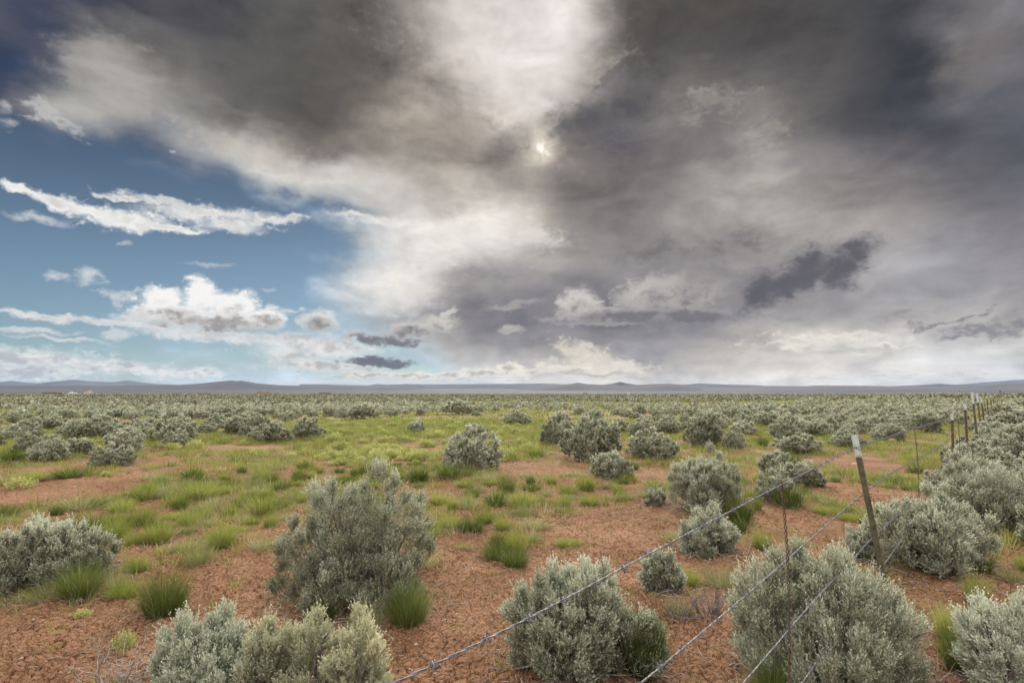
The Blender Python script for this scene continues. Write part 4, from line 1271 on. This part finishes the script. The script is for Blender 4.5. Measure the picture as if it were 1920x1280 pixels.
# ------------------------------------------------------------ grass
def blades(N, r0, L0, L1, wd, lean, rng, segs=3, out=1.0, droop=0.25, z0=0.0):
    ph = rng.random(N) * 2 * math.pi; rad = r0 * np.sqrt(rng.random(N))
    base = np.stack([rad * np.cos(ph), rad * np.sin(ph), np.full(N, z0)], -1)
    ph2 = ph + rng.normal(size=N) * 0.5
    le = lean * (0.25 + rad / r0 * 0.8) * rng.uniform(.5, 1.3, N) * out
    L = rng.uniform(L0, L1, N) * (1.12 - .42 * rad / r0)
    hd = np.stack([np.cos(ph2), np.sin(ph2), np.zeros(N)], -1)
    side = np.stack([-np.sin(ph2 + rng.normal(size=N)), np.cos(ph2 + rng.normal(size=N)), np.zeros(N)], -1)
    V = []
    for k in range(segs + 1):
        t = k / segs
        p = base + hd * (L * (np.sin(le) * t + droop * le * t * t))[:, None] + np.array([0, 0, 1.0]) * (L * (np.cos(le) * t - droop * le * t * t * .8))[:, None]
        w = wd * (1 - t) ** 0.7 * (1.0 if k else .8)
        if k < segs: V += [p - side * w * .5, p + side * w * .5]
        else: V += [p]
    n = len(V)
    VV = np.stack(V, 1).reshape(-1, 3)
    b = (np.arange(N) * n)[:, None]
    Q = [b + np.array([[2 * k, 2 * k + 1, 2 * k + 3, 2 * k + 2]]) for k in range(segs - 1)]
    T = b + np.array([[2 * (segs - 1), 2 * (segs - 1) + 1, n - 1]])
    return VV, (np.concatenate(Q) if Q else np.zeros((0, 4), int)), T


def tuft_mesh(seed, N=330, r0=.09, L=(.16, .34), wd=.0048, lean=.65, mat='grass', straw=.32, segs=3):
    rng = np.random.default_rng(seed)
    V1, Q1, T1 = blades(N, r0, L[0], L[1], wd, lean, rng, segs)
    V2, Q2, T2 = blades(max(8, int(N * straw)), r0 * 1.1, L[0] * .5, L[1] * .95, wd * .9, lean * 1.6, rng, segs, 1.1)
    off = len(V1)
    V = np.vstack([V1, V2])
    Fs = [Q1, T1, Q2 + off, T2 + off]
    mi = [0] * (len(Q1) + len(T1)) + [1] * (len(Q2) + len(T2))
    keep = [f for f in Fs if len(f)]
    return mesh_from('grass_tuft', V, keep, [M[mat], M['straw']], midx=mi)


GT = {('grass', 0): [tuft_mesh(600 + i, 750, wd=.0032, lean=.62) for i in range(4)],
      ('grass_dark', 0): [tuft_mesh(620 + i, 900, r0=.1, L=(.18, .36), wd=.0033, lean=.55, mat='grass_dark', straw=.25) for i in range(3)],
      ('grass_pale', 0): [tuft_mesh(640 + i, 420, r0=.11, L=(.12, .32), wd=.003, lean=.8, mat='grass_pale', straw=.35) for i in range(3)],
      ('grass', 1): [tuft_mesh(660 + i, 340, wd=.007, lean=.62, segs=2) for i in range(3)],
      ('grass_dark', 1): [tuft_mesh(680 + i, 340, r0=.1, wd=.007, lean=.55, mat='grass_dark', segs=2) for i in range(2)],
      ('grass_pale', 1): [tuft_mesh(700 + i, 240, r0=.12, wd=.0065, lean=.8, mat='grass_pale', straw=.3, segs=2) for i in range(2)]}
GTUFT = [   # px centre, px base, px width, px height, kind, label
 (305, 1160, 118, 92, 'grass_dark', 'deep green grass tuft on cracked soil between the left sagebrush and the mint one'),
 (298, 1022, 76, 56, 'grass', 'bright round grass tuft behind the deep green one, left foreground'),
 (372, 1062, 70, 70, 'grass_pale', 'tall loose grass tuft with pale stems left of the tallest sagebrush'),
 (415, 1030, 80, 60, 'grass', 'leaning green tuft joined to the right side of the loose pale-stemmed one'),
 (272, 940, 62, 38, 'grass', 'short green tuft by the right end of the bare patch at left'),
 (210, 1015, 90, 50, 'grass', 'green tuft rising behind the low pale sagebrush at left'),
 (265, 990, 80, 50, 'grass', 'green tuft behind the bright round one at left'),
 (150, 960, 110, 42, 'grass_pale', 'pale spreading grass at the lower edge of the bare red patch'),
 (965, 1045, 64, 68, 'grass', 'upright bright grass tuft alone on red soil right of the tallest sagebrush'),
 (843, 900, 76, 38, 'grass_dark', 'wide green tuft right of the round dark one in the centre'),
 (787, 908, 56, 42, 'grass_dark', 'round dark green tuft just right of the tallest sagebrush top'),
 (948, 932, 56, 52, 'grass_dark', 'blue-green upright tuft in the middle of the picture'),
 (1005, 858, 50, 28, 'grass', 'light yellow-green tuft on the bare patch straight ahead'),
 (938, 854, 44, 24, 'grass', 'yellow-green tuft left of the light one on the bare patch'),
 (905, 850, 34, 18, 'grass', 'smallest yellow-green tuft left of the two light ones'),
 (1098, 922, 62, 40, 'grass', 'green tuft in front of the small neat sagebrush right of centre'),
 (980, 956, 80, 42, 'grass', 'spreading green tuft in front of the blue-green upright one'),
 (880, 958, 60, 44, 'grass_pale', 'thin pale grass tuft left of the blue-green upright one'),
 (1430, 1032, 58, 50, 'grass', 'green tuft on the soil left of the nearest post'),
 (1478, 872, 62, 32, 'grass_dark', 'deep green clump in front of the sagebrush left of the nearest post top'),
 (1430, 838, 34, 26, 'grass_dark', 'deep green clump between two sagebrush behind the fence wire'),
 (1478, 955, 80, 58, 'grass_dark', 'deep green grass at the foot of the sagebrush behind the first wire stay'),
 (1388, 985, 70, 66, 'grass_dark', 'deep green grass at the right foot of the round sagebrush left of the wire stay'),
 (1330, 960, 60, 40, 'grass_dark', 'deep green grass inside the front of the round sagebrush'),
 (1205, 1275, 120, 135, 'grass_dark', 'tall dark green grass at the right foot of the wire-crossed sagebrush'),
 (765, 1175, 120, 92, 'grass_dark', 'green grass growing out of the right foot of the tallest sagebrush'),
 (690, 1185, 90, 70, 'grass_pale', 'dry mixed grass under the front of the tallest sagebrush'),
 (600, 1170, 90, 60, 'grass_dark', 'dark grass under the left front of the tallest sagebrush'),
 (655, 1120, 60, 80, 'grass_dark', 'green blades pushing up inside the tallest sagebrush'),
 (150, 1125, 110, 70, 'grass_dark', 'dark grass under the right half of the low pale sagebrush'),
 (215, 1110, 60, 70, 'grass_pale', 'thin dry grass at the right end of the low pale sagebrush'),
 (90, 1128, 90, 50, 'grass_pale', 'dry grass under the middle of the low pale sagebrush'),
 (1832, 1135, 62, 72, 'grass', 'upright green tuft right of the domed sagebrush'),
 (1780, 1200, 80, 80, 'grass', 'loose green grass between the broadest and the corner sagebrush'),
 (1800, 1262, 90, 90, 'grass_dark', 'dark grass at the bottom right between two sagebrush'),
 (1900, 1095, 60, 50, 'grass_pale', 'pale grass above the corner sagebrush at right'),
 (1560, 1330, 120, 110, 'grass_dark', 'dark grass under the front of the broadest sagebrush'),
 (1450, 1330, 110, 100, 'grass_dark', 'dark grass under the left front of the broadest sagebrush'),
 (1840, 1075, 60, 50, 'grass_dark', 'dark grass at the right foot of the domed sagebrush'),
 (487, 905, 52, 34, 'grass', 'green tuft left of the top of the tallest sagebrush'),
 (492, 972, 78, 60, 'grass', 'big loose green tuft close to the left of the tallest sagebrush'),
 (525, 980, 50, 34, 'grass_pale', 'pale low tuft at the left shoulder of the tallest sagebrush'),
 (375, 938, 110, 44, 'grass', 'wide fresh green tuft in the left middle ground'),
 (360, 905, 60, 34, 'grass_dark', 'dark tuft behind the wide fresh green one'),
 (560, 905, 44, 30, 'grass_dark', 'small dark tuft behind the left shoulder of the tallest sagebrush'),
 (1350, 1105, 90, 60, 'grass_pale', 'pale scrubby grass behind the broadest sagebrush, left of the wires'),
 (1290, 1100, 70, 40, 'grass', 'low green grass right of the small rounded sagebrush'),
 (1180, 905, 50, 22, 'grass', 'green fringe right of the small neat sagebrush'),
 (1420, 960, 30, 44, 'grass', 'narrow bright tuft between the two sagebrush with grassy feet'),
 (1215, 935, 60, 22, 'grass_pale', 'flat pale tuft left of the very small sagebrush'),
 (60, 905, 90, 24, 'grass', 'green fringe above the bare red patch at the left edge'),
 (130, 898, 90, 26, 'grass_dark', 'darker grass along the top of the bare red patch'),
 (25, 868, 60, 34, 'grass_dark', 'deep green clump at the left edge in front of the pale flat-topped sagebrush'),
 (700, 960, 50, 40, 'grass_dark', 'dark green grass behind the tallest sagebrush'),
 (1720, 890, 60, 24, 'grass_dark', 'small dark tuft beside the second wire stay'),
]
G_T = 'grass tufts near the camera'
rt = random.Random(9)
n_tuft = 0


def place_tuft(x, y, W, H, kind, lb, gp):
    global n_tuft
    lod = 0 if y < 7.5 else 1
    me = rt.choice(GT[(kind, lod)])
    o = obj('grass_tuft', me)
    o.location = (x, y, gh(x, y) - 0.005); o.rotation_euler = (0, 0, rt.uniform(0, 6.28))
    o.scale = (W / 0.46, W / 0.46, H / 0.30)
    tag(o, lb, 'grass tuft', gp); n_tuft += 1


for (px, pb, w, h, kd, lb) in GTUFT:
    x, y, z = on_ground(px, pb - 2); k = y / FPX
    s_ = 1 + 0.12 * w / FPX
    place_tuft(x * s_, y * s_, w * k * s_, h * k * s_, kd, lb, G_T)
    occupied.append((x, y, w * k * .25))

BARE = []
for (px, py, w, h) in ((115, 925, 150, 34), (520, 1000, 60, 16), (350, 880, 60, 8), (1000, 880, 110, 16), (1180, 975, 120, 14), (860, 1090, 90, 60), (1520, 990, 130, 40), (1640, 930, 110, 40),
                     (1740, 830, 50, 22), (1660, 880, 80, 26), (460, 840, 90, 7), (1230, 890, 60, 7), (910, 880, 60, 10), (1130, 1000, 120, 30), (150, 1180, 160, 60), (420, 1100, 100, 60), (930, 1200, 200, 80)):
    x, y, z = on_ground(px, py); x2 = on_ground(px, py - h)[1]; x3 = on_ground(px, py + h)[1]
    BARE.append((x, y, w * y / FPX, (x2 - x3) / 2))


def bare(x, y):
    v = np.zeros(np.shape(x))
    for (a, b, c, d) in BARE: v = np.maximum(v, 1 - np.sqrt(((x - a) / c) ** 2 + ((y - b) / d) ** 2))
    return v


def green_density(x, y):
    r = np.hypot(x, y)
    n = fbm(x * 0.55, y * 0.55, 3, 88) + 0.6 * fbm(x * 0.13, y * 0.13, 2, 99)
    d = np.clip((r - 4.2) / 4.0, 0.03, 1.0) * np.clip(0.8 + 0.9 * n, 0.1, 1.2)
    d = d * np.clip(1 - 6 * np.maximum(bare(x, y) + 0.1 * fbm(x * 2, y * 2, 2, 5), 0), 0, 1)
    px = 960 + FPX * x / np.maximum(y, .1)
    d = np.where((r < 8) & (px > 840), d * 0.75, d)
    return d


# single tufts, nearest first
rgx = np.random.default_rng(12)
n_c = 7000
rr_ = np.sqrt(rgx.uniform(3.6 ** 2, 15.5 ** 2, n_c)); aa_ = rgx.uniform(-R(44), R(44), n_c)
xx_, yy_ = rr_ * np.sin(aa_), rr_ * np.cos(aa_)
ok = rgx.random(n_c) < green_density(xx_, yy_) * 0.6
order = np.argsort(rr_[ok])
spots = list(zip(xx_[ok][order], yy_[ok][order]))
rest = []
placed = []
for (x, y) in spots:
    if not free(x, y, .12) or side_of_fence(x, y) > .6 and rgx.random() < .7: continue
    if any((x - a) ** 2 + (y - b) ** 2 < .3 ** 2 for a, b in placed[-90:]): continue
    placed.append((x, y))
    if n_tuft < 296:
        w = rgx.uniform(.22, .5); h = rgx.uniform(.11, .25) * (0.75 + 0.25 * min(1, math.hypot(x, y) / 8))
        kd = rgx.choice(['grass', 'grass_dark', 'grass_pale'], p=[.42, .26, .32])
        zone = 'on the left side' if x < -y * .25 else ('straight ahead' if x < y * .25 else 'on the right side')
        kn = {'grass': 'ordinary fresh green', 'grass_dark': 'ordinary deep green', 'grass_pale': 'ordinary pale dry-tipped'}[kd]
        place_tuft(x, y, w, h, kd, f'{kn} grass tuft of the many in the middle ground {zone}', f'{kn} grass tufts {zone}')
    else: rest.append((x, y))


def grass_mass(pts, nb, L, wd, r0, seed, name, mats, probs, segs=1, lean=.7):
    rng = np.random.default_rng(seed)
    P = np.array(pts); n = len(P)
    V, Q, T = blades(n * nb, r0, L[0], L[1], wd, lean, rng, segs)
    nv = len(V) // (n * nb)
    sc = rng.uniform(.6, 1.3, n)
    V = V.reshape(n, nb * nv, 3) * sc[:, None, None]
    V[..., 0] += P[:, 0, None]; V[..., 1] += P[:, 1, None]; V[..., 2] += ground_low(P[:, 0], P[:, 1])[:, None] - .005
    mi = rng.choice(len(mats), size=n, p=probs)
    Fs = [f for f in (Q, T) if len(f)]
    mids = []
    if len(Q): mids.append(np.tile(np.repeat(mi, nb), segs - 1))
    mids.append(np.repeat(mi, nb))
    return mesh_from(name, V.reshape(-1, 3), Fs, mats, midx=np.concatenate(mids))


def scatter(n, r0, r1, seed, f=green_density, amax=45, thr=1.0):
    rng = np.random.default_rng(seed)
    rr = np.sqrt(rng.uniform(r0 ** 2, r1 ** 2, n)); a = rng.uniform(-R(amax), R(amax), n)
    x, y = rr * np.sin(a), rr * np.cos(a)
    k = rng.random(n) < f(x, y) * thr
    return np.stack([x[k], y[k]], -1)


GM = [M['grass'], M['grass_dark'], M['grass_pale'], M['straw']]
sprouts = scatter(15000, 2.8, 12, 21, f=lambda x, y: 0.06 + 0.55 * green_density(x, y))
tag(obj('grass', grass_mass(sprouts, 16, (.04, .16), .0042, .05, 31, 'grass', GM, [.38, .12, .38, .12], 2)), 'thin short grass and seedlings between the tufts in front', 'grass', None, 'stuff')
g2 = np.concatenate([scatter(40000, 5.5, 34, 22, thr=.85), np.array(rest) if rest else np.zeros((0, 2))])
tag(obj('grass', grass_mass(g2, 34, (.07, .22), .009, .11, 32, 'grass', GM, [.50, .16, .28, .06], 1)), 'green grass filling the middle ground between the sagebrush', 'grass', None, 'stuff')
g3 = scatter(60000, 34, 120, 23, thr=.6)
tag(obj('grass', grass_mass(g3, 8, (.12, .30), .06, .35, 33, 'grass', GM, [.45, .25, .28, .02], 1)), 'far green grass seen in strips between the distant sagebrush', 'grass', None, 'stuff')


# ------------------------------------------------------------ yellow-green cushion forbs
def forb_mesh(seed, K=6, n=130):
    rng = np.random.default_rng(seed)
    m = rng.normal(size=(n, 3)); m[:, 2] = np.abs(m[:, 2]); m = unit(m)
    P = m * np.array([.14, .14, .10]) * rng.uniform(.5, 1, (n, 1))
    D_ = unit(m + np.array([0, 0, .7]) + rng.normal(size=m.shape) * .25)
    V, F_ = leaves(P, D_, np.full(n, .07), K, .020, .0075, rng, 1.1)
    return mesh_from('cushion_forb', V, F_, [M['forb']])


FB = [forb_mesh(800 + i) for i in range(3)] + [forb_mesh(810, 5, 60)]
FORBS = [(38, 915, 60, 26, 'yellow-green cushion plant at the upper left of the bare red patch'),
         (458, 834, 18, 14, 'tiny yellow cushion plant beside the dark-bodied sagebrush'),
         (232, 1215, 46, 42, 'yellow-green seedling plant with a grey twig beside the bare twigs at bottom left'),
         (155, 1155, 34, 20, 'little yellow-green plant below the low pale sagebrush'),
         (1390, 965, 30, 26, 'light yellow-green plant near the round sagebrush'),
         (200, 893, 26, 14, 'small yellow cushion plant behind the bare red patch')]
for (px, pb, w, h, lb) in FORBS:
    x, y, z = on_ground(px, pb); k = y / FPX
    o = obj('cushion_forb', FB[0]); o.location = (x, y, z - .01); o.scale = (w * k / .38, w * k / .38, h * k / .19); o.rotation_euler = (0, 0, rt.uniform(0, 6))
    tag(o, lb, 'forb', 'yellow-green cushion plants')
fx = 0
for _ in range(900):
    if fx >= 150: break
    px, py = rt.uniform(600, 1000), rt.uniform(795, 872)
    if rt.random() < .25: px = rt.uniform(0, 1500)
    x, y, z = on_ground(px, py)
    if not free(x, y, .1): continue
    w = rt.uniform(.25, .6)
    o = obj('cushion_forb', FB[rt.randrange(3)]); o.location = (x, y, z - .01); o.scale = (w / .38, w / .38, w * rt.uniform(.4, .6) / .19)
    tag(o, 'low yellow-green cushion plant of the many on the green flat beyond the foreground', 'forb', 'yellow-green cushion plants on the green flat'); fx += 1

# ------------------------------------------------------------ dead twigs, stones, clods


def dead_shrub(px, pb, w, h, seed, label, mat='dead', n=26):
    x, y, z = on_ground(px, pb); k = y / FPX; W, H = w * k, h * k
    rng = np.random.default_rng(seed)
    mb = MB()

    def grow(p, d, L, r, lev):
        pts = [p]; q = p.copy(); dd = d.copy()
        for _ in range(5):
            dd = unit(dd + rng.normal(size=3) * .22 + np.array([0, 0, .04])); q = q + dd * L / 5; pts.append(q.copy())
        mb.tube(pts, np.linspace(r, r * .35, 6), 4, False)
        if lev:
            for _ in range(3):
                j = rng.integers(2, 6)
                grow(pts[j], unit(dd + rng.normal(size=3) * .75), L * rng.uniform(.4, .65), r * .5, lev - 1)
    for _ in range(n):
        a = rng.random() * 6.28; l = rng.uniform(.15, 1.0)
        d = unit(np.array([math.cos(a) * l * W / H / 1.6, math.sin(a) * l * W / H / 1.6, 1.0]))
        grow(np.array([math.cos(a) * .03, math.sin(a) * .03, -.02]), d, H * rng.uniform(.45, .8), .0058 * max(1, H / .4), 2 if n < 20 else 1)
    o = obj('dead_shrub', mb.mesh('dead_shrub', [M[mat]], smooth=True)); o.location = (x, y, z)
    tag(o, label, 'dead shrub')


dead_shrub(225, 1330, 130, 155, 1, 'bare grey twigs of a dead shrub at the bottom edge left of the mint sagebrush', n=16)
dead_shrub(590, 1300, 150, 120, 2, 'tangle of bare twisted grey branches inside the cream-tipped sagebrush', n=22)
dead_shrub(1330, 1160, 150, 70, 3, 'dark matted dead branches on the soil left of the broadest sagebrush', 'bark', n=24)
dead_shrub(850, 834, 56, 24, 4, 'grey dead brush at the left foot of the purplish sagebrush straight ahead', n=30)
dead_shrub(1272, 1165, 50, 45, 5, 'small dead twigs below the small rounded sagebrush', 'bark', n=12)
dead_shrub(155, 1122, 190, 22, 6, 'fallen grey twigs along the foot of the low pale sagebrush', n=22)
dead_shrub(965, 862, 40, 9, 7, 'flat patch of dead grey twigs on the bare soil straight ahead', n=26)
x, y, z = on_ground(890, 830)
place_bush(P1[4], x, y + .3, z, .3, (54 * y / FPX, 46 * y / FPX, 36 * y / FPX / .66), 'purplish grey sagebrush with dead brush at its left foot, straight ahead', G_MID)


def stone(px, py, size, seed, label, mat, flat=.6):
    x, y, z = on_ground(px, py)
    bm = __import__('bmesh').new(); __import__('bmesh').ops.create_icosphere(bm, subdivisions=2, radius=1)
    rng = random.Random(seed)
    ax = [rng.uniform(-1, 1) for _ in range(9)]
    for v in bm.verts:
        c = v.co
        k = 1 + .22 * math.sin(c.x * 3 + ax[0] * 5) * math.cos(c.y * 3 + ax[1] * 5) + .12 * math.sin(c.z * 6 + ax[2] * 6) + rng.uniform(-.05, .05)
        v.co = (c.x * k * size, c.y * k * size * .8, c.z * k * size * flat)
    me = bpy.data.meshes.new('stone'); bm.to_mesh(me); bm.free(); me.materials.append(M[mat])
    o = obj('stone' if mat == 'stone' else 'soil_clod', me); o.location = (x, y, z + size * flat * .3); o.rotation_euler = (0, 0, rng.uniform(0, 6))
    tag(o, label, 'stone' if mat == 'stone' else 'soil clod')


stone(1078, 1062, .055, 1, 'large pinkish clod of dry soil, left one of the pile behind the wire-crossed sagebrush', 'soil_clod')
stone(1100, 1066, .045, 2, 'pinkish soil clod in the middle of the pile behind the wire-crossed sagebrush', 'soil_clod')
stone(1064, 1072, .035, 3, 'smallest clod at the front left of the pile behind the wire-crossed sagebrush', 'soil_clod')
stone(1505, 1045, .045, 4, 'flat pale stone behind the top of the broadest sagebrush', 'stone', .4)
stone(1673, 829, .11, 5, 'rounded pink stone on the track beyond the wire right of the nearest post', 'soil_clod', .8)
stone(1037, 1049, .018, 6, 'little white stone on the red soil right of the upright bright tuft', 'stone')
stone(780, 1208, .012, 7, 'tiny white pebble on cracked soil at the lower centre', 'stone')
stone(1602, 870, .05, 8, 'small whitish stone on the grass just left of the nearest post', 'stone', .6)

# dead twigs and dry leaves lying under the near shrubs
rng = np.random.default_rng(71)
ml = MB()
for (hx, hy, hr) in occupied[:len(HERO)]:
    for _ in range(int(160 * min(hr / .5, 1.4))):
        a = rng.random() * 6.28; q = hr * rng.uniform(.3, 1.25)
        x, y = hx + math.cos(a) * q, hy + math.sin(a) * q
        z = float(ground_low(np.array([x]), np.array([y]))[0] + ground_fine(np.array([x]), np.array([y]))[0])
        b = rng.random() * 6.28; L_ = rng.uniform(.04, .22)
        d = np.array([math.cos(b), math.sin(b), rng.uniform(-.02, .3)]) * L_
        p = np.array([x, y, z + .003])
        ml.tube([p, p + d * .35 + rng.normal(size=3) * .01, p + d * .7 + rng.normal(size=3) * .012, p + d], [.003, .0026, .002, .001], 3, False)
tag(obj('twig_litter', ml.mesh('twig_litter', [M['dead']], smooth=True)), 'dead sagebrush twigs lying under and around the near shrubs', 'litter', None, 'stuff')

# loose crumbs, pebbles and twig litter on the bare soil
rng = np.random.default_rng(77)
pc = scatter(26000, 2.6, 12, 44, f=lambda x, y: np.full(np.shape(x), .8))
n = len(pc); zc = ground_low(pc[:, 0], pc[:, 1]) + ground_fine(pc[:, 0], pc[:, 1])
ico = np.array([(1, 0, 0), (-1, 0, 0), (0, 1, 0), (0, -1, 0), (0, 0, 1), (0, 0, -1)], float)
icf = np.array([(0, 2, 4), (2, 1, 4), (1, 3, 4), (3, 0, 4), (2, 0, 5), (1, 2, 5), (3, 1, 5), (0, 3, 5)])
sz = 0.0035 + 0.012 * rng.random(n) ** 4
V = pc_v = np.stack([pc[:, 0], pc[:, 1], zc + sz * .2], -1)[:, None] + ico[None] * sz[:, None, None] * rng.uniform(.6, 1.3, (n, 6, 1)) * np.array([1, 1, .7])
Fc = (np.arange(n)[:, None, None] * 6 + icf[None]).reshape(-1, 3)
mi = np.repeat((rng.random(n) < .02).astype(int), 8)
tag(obj('soil_crumbs', mesh_from('soil_crumbs', V.reshape(-1, 3), Fc, [M['soil_clod'], M['stone']], midx=mi)), 'loose crumbs of soil and pale grit scattered over the bare red ground', 'grit', None, 'stuff')
pl = scatter(2600, 2.7, 11, 46, f=lambda x, y: np.full(np.shape(x), .8))
mbl = MB()
zl = ground_low(pl[:, 0], pl[:, 1]) + ground_fine(pl[:, 0], pl[:, 1])
for (x, y), z in zip(pl, zl):
    a = rng.random() * 6.28; L_ = rng.uniform(.02, .09)
    d = np.array([math.cos(a), math.sin(a), rng.uniform(-.05, .15)]) * L_
    p = np.array([x, y, z + .004])
    mbl.tube([p, p + d * .5 + rng.normal(size=3) * .004, p + d], [.0014, .0014, .0008], 3, False)
tag(obj('twig_litter', mbl.mesh('twig_litter', [M['dead']])), 'tiny fallen twigs littering the red soil', 'litter', None, 'stuff')
